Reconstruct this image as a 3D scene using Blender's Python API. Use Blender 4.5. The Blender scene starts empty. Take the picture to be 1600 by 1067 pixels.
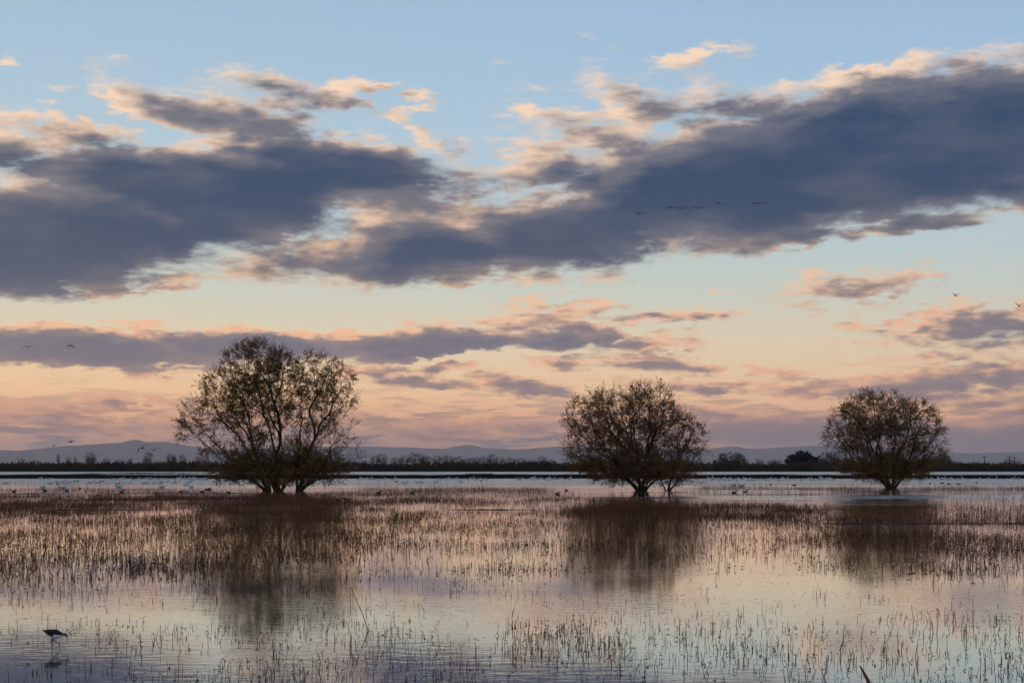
import bpy, math, random
import numpy as np
from mathutils import Vector

R = math.radians
sc = bpy.context.scene
col = sc.collection
rng = np.random.default_rng(7)
random.seed(7)

# ---------------------------------------------------------------- camera
CAM_H = 2.5                      # eye height over the flooded field
FPX = 2222.0                     # 50 mm lens on a 36 mm frame, in pixels of a 1600 wide picture
HZ, CX = 727.0, 800.0            # horizon row, centre column
cam_data = bpy.data.cameras.new('camera')
cam_data.lens = 50.0
cam_data.sensor_width = 36.0
cam_data.shift_y = (HZ - 533.5) / 1600.0
cam_data.clip_start = 0.1
cam_data.clip_end = 60000.0
cam = bpy.data.objects.new('camera', cam_data)
cam.location = (0, 0, CAM_H)
cam.rotation_euler = (R(90), 0, 0)
col.objects.link(cam)
sc.camera = cam


def on_water(px, py, z=0.0):
    """ground position of a picture position"""
    d = FPX * (CAM_H - z) / (py - HZ)
    return np.array([(px - CX) / FPX * d, d, z])


def at_depth(px, py, d):
    return np.array([(px - CX) / FPX * d, d, CAM_H + (HZ - py) / FPX * d])


# ---------------------------------------------------------------- world: dusk sky with cloud banks
def lin(c):
    c = np.array(c, float) / 255.0
    return tuple(np.where(c <= 0.04045, c / 12.92, ((c + 0.055) / 1.055) ** 2.4))


SKY_GAIN = 0.97
SUN_AZ, SUN_EL = -78.0, 2.0       # degrees: left of the view axis, just over the ridge line
world = bpy.data.worlds.new('World')
sc.world = world
world.use_nodes = True
W = world.node_tree
W.nodes.clear()


class NT:
    """small helper for writing node trees"""
    def __init__(self, tree):
        self.t = tree

    def _set(self, sock, v):
        if isinstance(v, bpy.types.NodeSocket):
            self.t.links.new(v, sock)
        elif v is not None:
            sock.default_value = v

    def math(self, op, a, b=None, c=None, clamp=False):
        n = self.t.nodes.new('ShaderNodeMath')
        n.operation = op
        n.use_clamp = clamp
        for i, v in enumerate((a, b, c)):
            if v is not None:
                self._set(n.inputs[i], v)
        return n.outputs[0]

    def vmath(self, op, a, b=None, scale=None):
        n = self.t.nodes.new('ShaderNodeVectorMath')
        n.operation = op
        self._set(n.inputs[0], a)
        if b is not None:
            self._set(n.inputs[1], b)
        if scale is not None:
            self._set(n.inputs[3], scale)
        return n.outputs['Value'] if op in ('LENGTH', 'DOT_PRODUCT', 'DISTANCE') else n.outputs[0]

    def comb(self, x, y, z=0.0):
        n = self.t.nodes.new('ShaderNodeCombineXYZ')
        for i, v in enumerate((x, y, z)):
            self._set(n.inputs[i], v)
        return n.outputs[0]

    def sep(self, v):
        n = self.t.nodes.new('ShaderNodeSeparateXYZ')
        self._set(n.inputs[0], v)
        return n.outputs

    def noise(self, vec, scale, detail=6.0, rough=0.55, lac=2.0, dist=0.0, colour=False, dim='3D'):
        n = self.t.nodes.new('ShaderNodeTexNoise')
        n.noise_dimensions = dim
        self._set(n.inputs['Vector'], vec)
        self._set(n.inputs['Scale'], scale)
        self._set(n.inputs['Detail'], detail)
        self._set(n.inputs['Roughness'], rough)
        self._set(n.inputs['Lacunarity'], lac)
        self._set(n.inputs['Distortion'], dist)
        return n.outputs['Color'] if colour else n.outputs[0]

    def maprange(self, v, a, b, c=0.0, d=1.0, smooth=True):
        n = self.t.nodes.new('ShaderNodeMapRange')
        n.interpolation_type = 'SMOOTHSTEP' if smooth else 'LINEAR'
        n.clamp = True
        for i, x in enumerate((v, a, b, c, d)):
            self._set(n.inputs[i], x)
        return n.outputs[0]

    def ramp(self, fac, stops, interp='LINEAR'):
        n = self.t.nodes.new('ShaderNodeValToRGB')
        cr = n.color_ramp
        cr.interpolation = interp
        while len(cr.elements) > 1:
            cr.elements.remove(cr.elements[-1])
        for i, (p, c) in enumerate(stops):
            e = cr.elements[0] if i == 0 else cr.elements.new(p)
            e.position = p
            e.color = (*c[:3], 1.0)
        self._set(n.inputs[0], fac)
        return n.outputs[0]

    def mix(self, fac, a, b, blend='MIX'):
        n = self.t.nodes.new('ShaderNodeMix')
        n.data_type = 'RGBA'
        n.blend_type = blend
        n.clamp_factor = True
        self._set(n.inputs[0], fac)
        ins = [s for s in n.inputs if s.type == 'RGBA']
        for s, v in zip(ins, (a, b)):
            self._set(s, (*v, 1.0) if isinstance(v, tuple) and len(v) == 3 else v)
        return [s for s in n.outputs if s.type == 'RGBA'][0]


def az_t(px, py):
    u, v = (px - CX) / FPX, (HZ - py) / FPX
    a = math.atan(u)
    return a, v * math.cos(a)


# cloud masses: centre x, centre y, half length, half height, rise in degrees, depth of the cloud
MASSES = [
    # great dark bank on the left
    (40, 368, 270, 100, 6, 1.9), (330, 308, 270, 88, 6, 1.8), (560, 278, 150, 50, 2, 1.3), (20, 428, 120, 44, 4, 1.5),
    (240, 368, 240, 52, 12, 1.4), (450, 250, 140, 34, 0, 1.1), (200, 270, 220, 44, 2, 1.3),
    # puffs over it
    (80, 222, 170, 34, -3, .40), (25, 236, 95, 24, 0, .75), (270, 172, 100, 32, -10, .26), (395, 196, 110, 26, -4, .62),
    (450, 152, 75, 24, -8, .34), (540, 165, 60, 14, -6, .4), (600, 143, 40, 9, -10, .2), (690, 218, 52, 15, 0, .24), (634, 202, 32, 10, -12, .2),
    (568, 212, 34, 9, 0, .16), (775, 212, 30, 13, 0, .2),
    # great diagonal bank on the right
    (1480, 218, 350, 108, 9, 2.0), (1150, 278, 320, 108, 11, 1.9), (910, 350, 270, 74, 9, 1.6), (680, 392, 290, 50, 4, 1.2),
    (500, 410, 200, 34, -3, .50), (1660, 205, 220, 120, 6, 2.0), (1280, 190, 200, 56, 10, 1.2),
    (848, 246, 130, 66, 22, .22), (880, 262, 60, 26, 10, .6), (1030, 186, 100, 46, 20, .28), (1150, 163, 105, 26, 2, .55), (1330, 122, 150, 14, 3, .34), (1380, 116, 70, 9, 0, .5),
    (1575, 112, 85, 24, 14, .4), (650, 328, 150, 44, 26, .28), (560, 366, 160, 44, 18, .30), (600, 392, 110, 26, 8, .6),
    (1395, 347, 160, 14, 4, .8), (1214, 379, 34, 12, 0, .26), (885, 434, 66, 13, 0, .30), (200, 441, 105, 13, 4, .26),
    (690, 438, 66, 11, -3, .28), (470, 430, 80, 14, -4, .3),
    # long thin bank behind the tallest tree
    (60, 546, 300, 34, 0, 1.6), (360, 545, 280, 30, 0, 1.6), (650, 532, 175, 32, 3, 1.6), (890, 530, 120, 24, 2, 1.5), (770, 534, 120, 20, 0, 1.3),
    (840, 500, 110, 28, 4, .5), (895, 484, 105, 17, -5, .36), (1065, 494, 115, 10, 3, .6), (200, 512, 66, 11, 0, .26), (690, 503, 70, 16, 2, .4),
    (890, 571, 85, 14, 2, .8), (1040, 570, 88, 16, -2, .75), (1030, 541, 76, 16, 7, .36),
    (590, 578, 80, 14, -2, .75), (690, 579, 70, 12, 0, .65), (655, 600, 110, 14, -5, .75), (825, 608, 105, 17, -7, .9),
    (1125, 601, 110, 13, 3, .8), (1000, 603, 60, 9, 0, .5), (290, 578, 80, 9, 2, .32), (205, 581, 32, 7, 0, .45), (90, 577, 70, 7, 0, .34),
    # pieces on the right
    (1530, 507, 165, 32, 4, .75), (1400, 519, 80, 18, -4, .28), (1565, 541, 80, 17, 2, .42), (1480, 560, 120, 11, 1, .45),
    (1450, 592, 210, 22, 4, .8), (1585, 586, 90, 28, 2, .75), (1270, 600, 76, 15, 0, .40), (1300, 450, 105, 24, 5, .24),
    (1422, 437, 42, 8, 4, .26), (1238, 575, 46, 10, 0, .28), (1282, 538, 30, 8, 0, .2), (1530, 620, 140, 12, 2, .5),
    # low bars near the skyline
    (1260, 674, 300, 36, 0, 1.0), (1570, 684, 200, 48, 0, 1.1), (1110, 642, 110, 18, -6, .55),
    (140, 628, 48, 10, 0, .6), (232, 628, 42, 10, -4, .6), (55, 642, 110, 12, 3, .42), (320, 655, 160, 10, 0, .40),
    (70, 664, 120, 14, 0, .5), (230, 668, 120, 12, 3, .42), (650, 668, 120, 17, 0, .5), (760, 664, 90, 16, 0, .45),
    (860, 660, 100, 18, 3, .45), (480, 640, 130, 13, 0, .42),
    (15, 102, 34, 9, 0, .5),
]


n = NT(W)
tc = W.nodes.new('ShaderNodeTexCoord')
X, Y, Z = n.sep(tc.outputs['Generated'])
RR = n.math('MAXIMUM', n.math('SQRT', n.math('ADD', n.math('MULTIPLY', X, X), n.math('MULTIPLY', Y, Y))), 0.02)
T = n.math('DIVIDE', Z, RR)                 # tangent of the elevation
AZ = n.math('ARCTAN2', X, Y)                # azimuth, 0 along +Y
E = n.math('DIVIDE', T, 0.8, clamp=True)


def row(py):
    return max(0.0, min(1.0, ((HZ - py) / FPX) / 0.8))


clear = n.ramp(E, [(row(727), lin((196, 150, 136))), (row(690), lin((216, 160, 134))), (row(650), lin((252, 191, 147))),
                   (row(610), lin((255, 210, 164))), (row(570), lin((242, 212, 176))), (row(540), lin((235, 214, 182))), (row(470), lin((210, 212, 198))),
                   (row(400), lin((193, 208, 208))), (row(250), lin((176, 203, 220))), (row(100), lin((165, 194, 219))),
                   (row(-40), lin((158, 187, 216))), (row(-500), lin((118, 152, 192))), (1.0, lin((98, 134, 178)))])
dark = n.ramp(E, [(row(720), lin((136, 117, 124))), (row(660), lin((138, 120, 130))), (row(600), lin((126, 116, 130))),
                  (row(540), lin((106, 107, 128))), (row(440), lin((56, 72, 106))), (row(300), lin((32, 60, 98))),
                  (row(150), lin((30, 60, 99))), (1.0, lin((72, 90, 122)))])
lit = n.ramp(E, [(row(720), lin((196, 150, 134))), (row(660), lin((216, 162, 134))), (row(590), lin((242, 182, 146))),
                 (row(500), lin((242, 190, 156))), (row(420), lin((242, 198, 162))), (row(300), lin((240, 202, 174))),
                 (row(150), lin((247, 214, 186))), (1.0, lin((240, 226, 210)))])
# warmer and brighter towards the set sun, duller away from it
side = n.maprange(AZ, -0.5, 0.5, 0.0, 1.0, smooth=False)
tint = n.ramp(side, [(0.0, (1.05, 1.01, .96)), (0.5, (1, 1, 1)), (1.0, (.90, .94, 1.0))])
# thin veil of low streaks by the skyline
cyl0 = n.comb(n.math('DIVIDE', X, RR), n.math('DIVIDE', Y, RR), n.math('MULTIPLY', T, 3.2))
streak = n.noise(n.vmath('MULTIPLY', cyl0, (1, 1, 2.6)), 24.0, 6.0, 0.6, dist=0.3)
veil = n.math('MULTIPLY', n.maprange(streak, 0.46, 0.60), n.maprange(T, 0.018, 0.068, 0.90, 0.0))
clear_v = n.mix(veil, clear, dark)
mottle = n.maprange(n.noise(n.vmath('MULTIPLY', cyl0, (1, 1, 1.1)), 9.0, 5.0, 0.52), 0.44, 0.74, 0.0, 0.34)

# half-lit cloud: between the lit rims and the deep shade
half = n.mix(0.74, n.mix(0.30, lit, clear), dark)
grain = n.math('MULTIPLY', n.math('SUBTRACT', n.noise(n.vmath('MULTIPLY', cyl0, (1, 1, 1.5)), 15.0, 7.0, 0.6), .5), 0.85)
soft = n.maprange(n.noise(cyl0, 9.0, 2.0, 0.5), 0.38, 0.62, 0.26, 0.60)
P, FB, SM, CYL = [], [], [], []
for (sa, st) in ((0, 0), (-0.019, 0.0055)):     # here, and a step up and left towards the low sun
    a1 = n.math('ADD', AZ, sa)
    t1 = n.math('ADD', T, st)
    # noise lives on a cylinder round the viewer, so it has no seam
    cyl = n.comb(n.math('SINE', a1), n.math('COSINE', a1), n.math('MULTIPLY', t1, 2.1))
    w1 = n.noise(cyl, 9.0, 2.0, 0.5, colour=True)
    w2 = n.noise(cyl, 36.0, 4.0, 0.6, colour=True)
    warp = n.vmath('ADD', n.vmath('MULTIPLY', n.vmath('SUBTRACT', w1, (.5, .5, .5)), (.075, .022, 0)),
                   n.vmath('MULTIPLY', n.vmath('SUBTRACT', w2, (.5, .5, .5)), (.044, .018, 0)))
    pa, pt, _ = n.sep(n.vmath('ADD', n.comb(a1, t1, 0.0), warp))
    puff = n.vmath('MULTIPLY', cyl, (1, 1, 1.3))
    low = n.maprange(t1, 0.03, 0.15, 0.55, 1.0)
    f0 = n.noise(puff, 21.0, 4.0, 0.5, dist=0.15)
    f9 = n.noise(n.vmath('MULTIPLY', cyl, (1, 1, 1.7)), 62.0, 3.0, 0.5, dist=0.2)     # lower clouds are farther off and look smaller
    hi = n.maprange(t1, 0.085, 0.16)
    f0 = n.math('ADD', n.math('MULTIPLY', f0, hi), n.math('MULTIPLY', f9, n.math('SUBTRACT', 1.0, hi)))
    SM.append(n.math('MULTIPLY', n.math('MULTIPLY', n.math('SUBTRACT', f0, .5), 1.8), low))
    P.append((pa, pt))
    CYL.append(cyl)
    if sa:
        continue
    f2 = n.noise(n.vmath('MULTIPLY', cyl, (1, 1, 1.6)), 84.0, 8.0, 0.62)
    FB.append(n.math('MULTIPLY_ADD', SM[0], .80, n.math('MULTIPLY', n.math('MULTIPLY', n.math('SUBTRACT', f2, .5), .74), low)))


def mass_group(items):
    g = bpy.data.node_groups.new('cloud_masses', 'ShaderNodeTree')
    g.interface.new_socket('A', in_out='INPUT', socket_type='NodeSocketFloat')
    g.interface.new_socket('T', in_out='INPUT', socket_type='NodeSocketFloat')
    g.interface.new_socket('Depth', in_out='OUTPUT', socket_type='NodeSocketFloat')
    q = NT(g)
    gi, go = g.nodes.new('NodeGroupInput'), g.nodes.new('NodeGroupOutput')
    best = None
    for (cx, cy, rx, ry, ang, h) in items:
        a, t = az_t(cx, cy)
        m = g.nodes.new('ShaderNodeMapping')
        m.vector_type = 'TEXTURE'
        m.inputs['Location'].default_value = (a, t, 0)
        m.inputs['Rotation'].default_value = (0, 0, R(ang))
        m.inputs['Scale'].default_value = (rx / FPX, ry / FPX, 1e6)   # the third axis only orders the evaluation
        g.links.new(q.comb(gi.outputs[0], gi.outputs[1], best if best is not None else 0.0), m.inputs['Vector'])
        v = q.math('MULTIPLY_ADD', q.vmath('LENGTH', m.outputs[0]), -h, h + (0.18 if cy < 470 else (0.13 if cx > 1000 else 0.08)))
        best = v if best is None else q.math('SMOOTH_MAX', best, v, 0.15)
    g.links.new(q.math('MAXIMUM', best, -1.0), go.inputs[0])
    return g


def masses(p, g):
    k = W.nodes.new('ShaderNodeGroup')
    k.node_tree = g
    W.links.new(p[0], k.inputs[0])
    W.links.new(p[1], k.inputs[1])
    return k.outputs[0]


def finish(m0, m1):
    d0 = n.math('ADD', m0, FB[0])
    s0 = n.math('ADD', m0, SM[0])
    s1 = n.math('ADD', m1, SM[1])
    alpha = n.maprange(d0, 0.01, n.math('ADD', soft, 0.03))
    # how much cloud lies between this point and the sun
    thick = n.math('MULTIPLY_ADD', s1, 0.50, n.math('MULTIPLY_ADD', s0, 0.28, n.math('MULTIPLY', d0, 0.22)))
    rim = n.maprange(n.math('SUBTRACT', s0, s1), -0.25, 0.30, 0.82, 1.06)
    bright = n.mix(1.0, lit, n.comb(rim, rim, rim), 'MULTIPLY')
    deep = n.mix(mottle, dark, half)
    body = n.mix(n.maprange(thick, 0.12, 0.58), bright, half)
    body = n.mix(n.maprange(n.math('ADD', thick, grain), 0.20, 1.12), body, deep)
    c = n.mix(1.0, n.mix(alpha, clear_v, body), tint, 'MULTIPLY')
    b = W.nodes.new('ShaderNodeBackground')
    W.links.new(c, b.inputs[0])
    b.inputs[1].default_value = SKY_GAIN
    return b.outputs[0]


def far_masses(cyl):
    """banks of the same kind all the way round, outside the photographed part"""
    f = n.noise(n.vmath('MULTIPLY', cyl, (1.6, 1.6, 3.0)), 1.9, 2.0, 0.5)
    f = n.math('MULTIPLY_ADD', f, 7.0, -3.75)
    f = n.math('SUBTRACT', f, n.maprange(T, 0.6, 1.6, 0.0, 1.6))
    return n.math('MINIMUM', n.math('MAXIMUM', f, -1.5), 1.6)


def mixsh(fac, a, b):
    m = W.nodes.new('ShaderNodeMixShader')
    W.links.new(fac, m.inputs[0])
    W.links.new(a, m.inputs[1])
    W.links.new(b, m.inputs[2])
    return m.outputs[0]


# the list is cut into six tiles with overlapping rims, so that each ray only looks at the clouds near it
XS, YS = (560.0, 1090.0), 470.0
PADX, PADY = 150.0, 62.0


def pick(x0, x1, y0, y1):
    out = []
    for mm in MASSES:
        cx, cy, rx, ry, ang, h = mm
        ex = rx * 1.1 + PADX
        ey = math.hypot(ry, rx * math.sin(R(ang))) * 1.1 + PADY
        if cx + ex > x0 and cx - ex < x1 and cy + ey > y0 and cy - ey < y1:
            out.append(mm)
    return out


rows_ = []
for (y0, y1) in ((-900, YS), (YS, 900)):
    tiles = []
    for (x0, x1) in ((-900, XS[0]), XS, (XS[1], 2600)):
        it = mass_group(pick(x0, x1, y0, y1))
        tiles.append(finish(masses(P[0], it), masses(P[1], it)))
    sh = tiles[0]
    for k, xs in enumerate(XS):
        a = az_t(xs, 500)[0]
        sh = mixsh(n.maprange(AZ, a - .004, a + .004, 0, 1), sh, tiles[k + 1])
    rows_.append(sh)
ty = az_t(800, YS)[1]
front = mixsh(n.maprange(T, ty - .004, ty + .004, 0, 1), rows_[1], rows_[0])
around = finish(far_masses(CYL[0]), far_masses(CYL[1]))
inside = n.math('MULTIPLY', n.maprange(n.math('ABSOLUTE', AZ), 0.37, 0.47, 1, 0), n.maprange(T, 0.33, 0.40, 1, 0))
inside = n.math('MULTIPLY', inside, n.maprange(T, -0.2, -0.1, 0, 1))
painted = mixsh(inside, around, front)
nish = W.nodes.new('ShaderNodeTexSky')
nish.sky_type = 'NISHITA'
nish.sun_disc = False
nish.sun_elevation = R(SUN_EL)
nish.sun_rotation = R(SUN_AZ)
nish.air_density = 1.2
nish.dust_density = 2.0
bg2 = W.nodes.new('ShaderNodeBackground')
W.links.new(nish.outputs[0], bg2.inputs[0])
bg2.inputs[1].default_value = 0.03
add = W.nodes.new('ShaderNodeAddShader')
W.links.new(painted, add.inputs[0])
W.links.new(bg2.outputs[0], add.inputs[1])
wo = W.nodes.new('ShaderNodeOutputWorld')
W.links.new(add.outputs[0], wo.inputs[0])
world.cycles.sampling_method = 'MANUAL'
world.cycles.sample_map_resolution = 512

# ---------------------------------------------------------------- sun, almost gone, and exposure
sun_data = bpy.data.lights.new('sun', 'SUN')
sun_data.energy = 0.7
sun_data.angle = R(3.0)
sun_data.color = (1.0, 0.62, 0.38)
sun = bpy.data.objects.new('sun', sun_data)
sun.rotation_euler = (R(90 - SUN_EL), 0, R(180 - SUN_AZ))
col.objects.link(sun)
sc.view_settings.view_transform = 'Standard'
sc.view_settings.look = 'None'
sc.view_settings.exposure = 0.0
sc.view_settings.gamma = 1.0
sc.view_settings.use_curve_mapping = False
sc.cycles.max_bounces = 4
sc.cycles.diffuse_bounces = 1
sc.cycles.glossy_bounces = 2
sc.cycles.transmission_bounces = 2
sc.cycles.volume_bounces = 1
sc.cycles.transparent_max_bounces = 4
sc.cycles.use_denoising = True
sc.cycles.use_adaptive_sampling = True
sc.cycles.adaptive_threshold = 0.02
sc.cycles.adaptive_min_samples = 12

# ---------------------------------------------------------------- helpers
def tag(o, label=None, cat=None, group=None, kind=None):
    for k, v in (('label', label), ('category', cat), ('group', group), ('kind', kind)):
        if v:
            o[k] = v
    return o


def mesh_data(name, verts, faces, mats, mat_idx=None, smooth=True):
    """verts (N,3); faces: list of index arrays, each (M,3) or (M,4)"""
    me = bpy.data.meshes.new(name)
    verts = np.asarray(verts, np.float32)
    faces = [np.asarray(f, np.int32) for f in faces if len(f)]
    loops = np.concatenate([f.ravel() for f in faces])
    sizes = np.concatenate([np.full(len(f), f.shape[1], np.int32) for f in faces])
    starts = np.concatenate(([0], np.cumsum(sizes)[:-1])).astype(np.int32)
    me.vertices.add(len(verts))
    me.vertices.foreach_set('co', verts.ravel())
    me.loops.add(len(loops))
    me.loops.foreach_set('vertex_index', loops)
    me.polygons.add(len(sizes))
    me.polygons.foreach_set('loop_start', starts)
    me.polygons.foreach_set('loop_total', sizes)
    for m in (mats if isinstance(mats, (list, tuple)) else [mats]):
        me.materials.append(m)
    if mat_idx is not None:
        me.polygons.foreach_set('material_index', np.asarray(mat_idx, np.int32))
    me.polygons.foreach_set('use_smooth', np.full(len(sizes), smooth, bool))
    me.update(calc_edges=True)
    me.validate()
    return me


def link(name, me, parent=None, loc=None):
    o = bpy.data.objects.new(name, me)
    col.objects.link(o)
    if parent is not None:
        o.parent = parent
    if loc is not None:
        o.location = loc
    return o


def empty(name, loc):
    o = bpy.data.objects.new(name, None)
    o.empty_display_size = 0.2
    o.location = loc
    col.objects.link(o)
    return o


def new_mat(name):
    m = bpy.data.materials.new(name)
    m.use_nodes = True
    m.node_tree.nodes.clear()
    q = NT(m.node_tree)
    out = m.node_tree.nodes.new('ShaderNodeOutputMaterial')
    return m, q, out


def principled(q, colour, rough=0.8, spec=0.3, normal=None, ior=None):
    b = q.t.nodes.new('ShaderNodeBsdfPrincipled')
    q._set(b.inputs['Base Color'], (*colour, 1.0) if isinstance(colour, tuple) else colour)
    q._set(b.inputs['Roughness'], rough)
    q._set(b.inputs['Specular IOR Level'], spec)
    if ior:
        q._set(b.inputs['IOR'], ior)
    if normal is not None:
        q._set(b.inputs['Normal'], normal)
    return b


def noisy_mat(name, c1, c2, scale=3.0, detail=5.0, rough=0.9, spec=0.15, bump=0.0):
    m, q, out = new_mat(name)
    tcn = q.t.nodes.new('ShaderNodeTexCoord')
    f = q.noise(tcn.outputs['Object'], scale, detail, 0.6)
    c = q.ramp(f, [(0.3, c1), (0.7, c2)])
    nrm = None
    if bump:
        bn = q.t.nodes.new('ShaderNodeBump')
        bn.inputs['Strength'].default_value = 1.0
        bn.inputs['Distance'].default_value = bump
        q._set(bn.inputs['Height'], f)
        nrm = bn.outputs[0]
    b = principled(q, c, rough, spec, nrm)
    q.t.links.new(b.outputs[0], out.inputs[0])
    return m


def leaf_mat(name, stops, trans=0.35, patch=0.5):
    """small leaves: colour differs leaf by leaf and in drifts over the crown"""
    m, q, out = new_mat(name)
    geo = q.t.nodes.new('ShaderNodeNewGeometry')
    tcn = q.t.nodes.new('ShaderNodeTexCoord')
    drift = q.noise(tcn.outputs['Object'], patch, 2.0, 0.5)
    f = q.math('MULTIPLY_ADD', drift, 1.6, q.math('MULTIPLY_ADD', geo.outputs['Random Per Island'], 0.5, -0.55), clamp=True)
    c = q.ramp(f, stops)
    d = q.t.nodes.new('ShaderNodeBsdfDiffuse')
    t = q.t.nodes.new('ShaderNodeBsdfTranslucent')
    mx = q.t.nodes.new('ShaderNodeMixShader')
    mx.inputs[0].default_value = trans
    for s in (d, t):
        q._set(s.inputs[0], c)
    q.t.links.new(d.outputs[0], mx.inputs[1])
    q.t.links.new(t.outputs[0], mx.inputs[2])
    q.t.links.new(mx.outputs[0], out.inputs[0])
    return m


# ---------------------------------------------------------------- materials of the setting
def water_material():
    m, q, out = new_mat('flood_water')
    tcn = q.t.nodes.new('ShaderNodeTexCoord')
    P_ = tcn.outputs['Object']
    px_, py_, _ = q.sep(P_)
    # where the breeze ruffles the surface: open water far out, and lanes between the reeds
    lane = q.noise(q.comb(q.math('MULTIPLY', px_, .012), q.math('MULTIPLY', py_, .07), 0.0), 1.0, 3.0, 0.55)
    edge = q.math('MULTIPLY_ADD', lane, 60.0, q.math('ADD', py_, -30.0))
    open_ = q.maprange(edge, 148.0, 190.0)
    l2 = q.math('MULTIPLY', q.maprange(lane, 0.50, 0.62), q.maprange(py_, 70.0, 105.0))
    right = q.maprange(px_, -5.0, 25.0)
    ruff = q.math('MAXIMUM', open_, q.math('MULTIPLY', q.math('MULTIPLY', l2, right), .8))
    calm = q.noise(q.comb(q.math('MULTIPLY', px_, .10), q.math('MULTIPLY', py_, .30), 3.0), 1.0, 3.0, 0.5)
    rough = q.math('ADD', q.math('MULTIPLY_ADD', calm, 0.06, 0.020), q.math('MULTIPLY', ruff, 0.27))
    # small wind ripples running across the view
    w1 = q.noise(q.comb(q.math('MULTIPLY', px_, 1.8), q.math('MULTIPLY', py_, 4.2), 0.0), 1.0, 3.0, 0.55, dist=0.3)
    w2 = q.noise(q.comb(q.math('MULTIPLY', px_, 3.0), q.math('MULTIPLY', py_, 12.0), 5.0), 1.0, 2.0, 0.5)
    h = q.math('MULTIPLY_ADD', w2, 0.30, w1)
    fade = q.maprange(py_, 20.0, 110.0, 1.0, 0.40, smooth=False)
    gust = q.maprange(q.noise(q.comb(q.math('MULTIPLY', px_, .07), q.math('MULTIPLY', py_, .22), 9.0), 1.0, 2.0, .5), .35, .65, .35, 1.3)
    bn = q.t.nodes.new('ShaderNodeBump')
    bn.inputs['Strength'].default_value = 1.0
    q._set(bn.inputs['Distance'], q.math('MULTIPLY', q.math('MULTIPLY', fade, gust), 0.0024))
    q._set(bn.inputs['Height'], h)
    mud = q.ramp(q.noise(P_, 0.4, 4.0, 0.6), [(0.3, (.030, .026, .022)), (0.7, (.055, .046, .038))])
    b = principled(q, mud, rough, 0.5, bn.outputs[0], 1.6)
    b.inputs['Coat Weight'].default_value = 0.7          # extra gloss layer, added to brighten the reflections on the water
    b.inputs['Coat IOR'].default_value = 1.5
    q._set(b.inputs['Coat Roughness'], rough)
    q._set(b.inputs['Coat Normal'], bn.outputs[0])
    q.t.links.new(b.outputs[0], out.inputs[0])
    return m


M_WATER = water_material()
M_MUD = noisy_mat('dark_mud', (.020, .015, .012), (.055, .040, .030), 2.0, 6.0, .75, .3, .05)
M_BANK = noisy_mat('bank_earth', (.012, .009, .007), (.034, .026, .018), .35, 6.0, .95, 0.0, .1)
M_FIELD = noisy_mat('field_earth', (.030, .024, .016), (.060, .045, .028), .05, 6.0, .95, .1)
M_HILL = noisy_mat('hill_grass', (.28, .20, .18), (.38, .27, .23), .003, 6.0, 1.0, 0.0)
M_BRUSH = leaf_mat('far_brush', [(0.0, (.026, .017, .013)), (.5, (.056, .034, .025)), (1.0, (.11, .058, .040))], .2, .06)

# ---------------------------------------------------------------- setting: ground, water, banks, hills
def sheet(name, x0, x1, y0, y1, z, mat, nx=1, ny=1, bump=None):
    xs, ys = np.linspace(x0, x1, nx + 1), np.linspace(y0, y1, ny + 1)
    gx, gy = np.meshgrid(xs, ys)
    gz = np.full_like(gx, z) if bump is None else z + bump(gx, gy)
    v = np.stack([gx, gy, gz], -1).reshape(-1, 3)
    i = np.arange(nx)[None, :] + (nx + 1) * np.arange(ny)[:, None]
    f = np.stack([i, i + 1, i + nx + 2, i + nx + 1], -1).reshape(-1, 4)
    o = link(name, mesh_data(name, v, [f], mat))
    o['kind'] = 'structure'
    return o


def wob(x, freqs, seed, amp=1.0):
    r = np.random.default_rng(seed)
    s = 0
    for f in freqs:
        s = s + np.sin(x * f + r.uniform(0, 6.28)) * r.uniform(.5, 1.0) / (f / freqs[0]) ** .6
    return s * amp


sheet('ground', -30000, 30000, -400, 30000, -0.6, M_MUD)
sheet('water', -900, 900, -120, 640, 0.0, M_WATER)
sheet('field', -16000, 16000, 700, 22000, 1.2, M_FIELD)


def berm(name, x0, x1, yc, prof, mat, seed, n=240, rough=.12):
    """a long low earth bank; prof = list of (offset in depth, height)"""
    xs = np.linspace(x0, x1, n + 1)
    rows = []
    for k, (dy, h) in enumerate(prof):
        yy = yc + dy + wob(xs, (.02, .07, .19), seed + k, 1.2)
        hh = h + wob(xs, (.05, .23, .6, 1.3), seed + 10 + k, rough if h > 0.05 else 0.0)
        rows.append(np.stack([xs, yy, hh], -1))
    v = np.concatenate(rows)
    m = n + 1
    i = np.arange(n)[None, :] + m * np.arange(len(prof) - 1)[:, None]
    f = np.stack([i, i + 1, i + m + 1, i + m], -1).reshape(-1, 4)
    o = link(name, mesh_data(name, v, [f], mat))
    o['kind'] = 'structure'
    return o


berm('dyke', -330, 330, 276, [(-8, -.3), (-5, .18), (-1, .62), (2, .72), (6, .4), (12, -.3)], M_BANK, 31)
berm('far_bank', -700, 700, 585, [(-16, -.3), (-8, .5), (0, 1.4), (20, 1.7), (60, 1.6), (118, 1.25)], M_BANK, 47, rough=.2)


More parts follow.
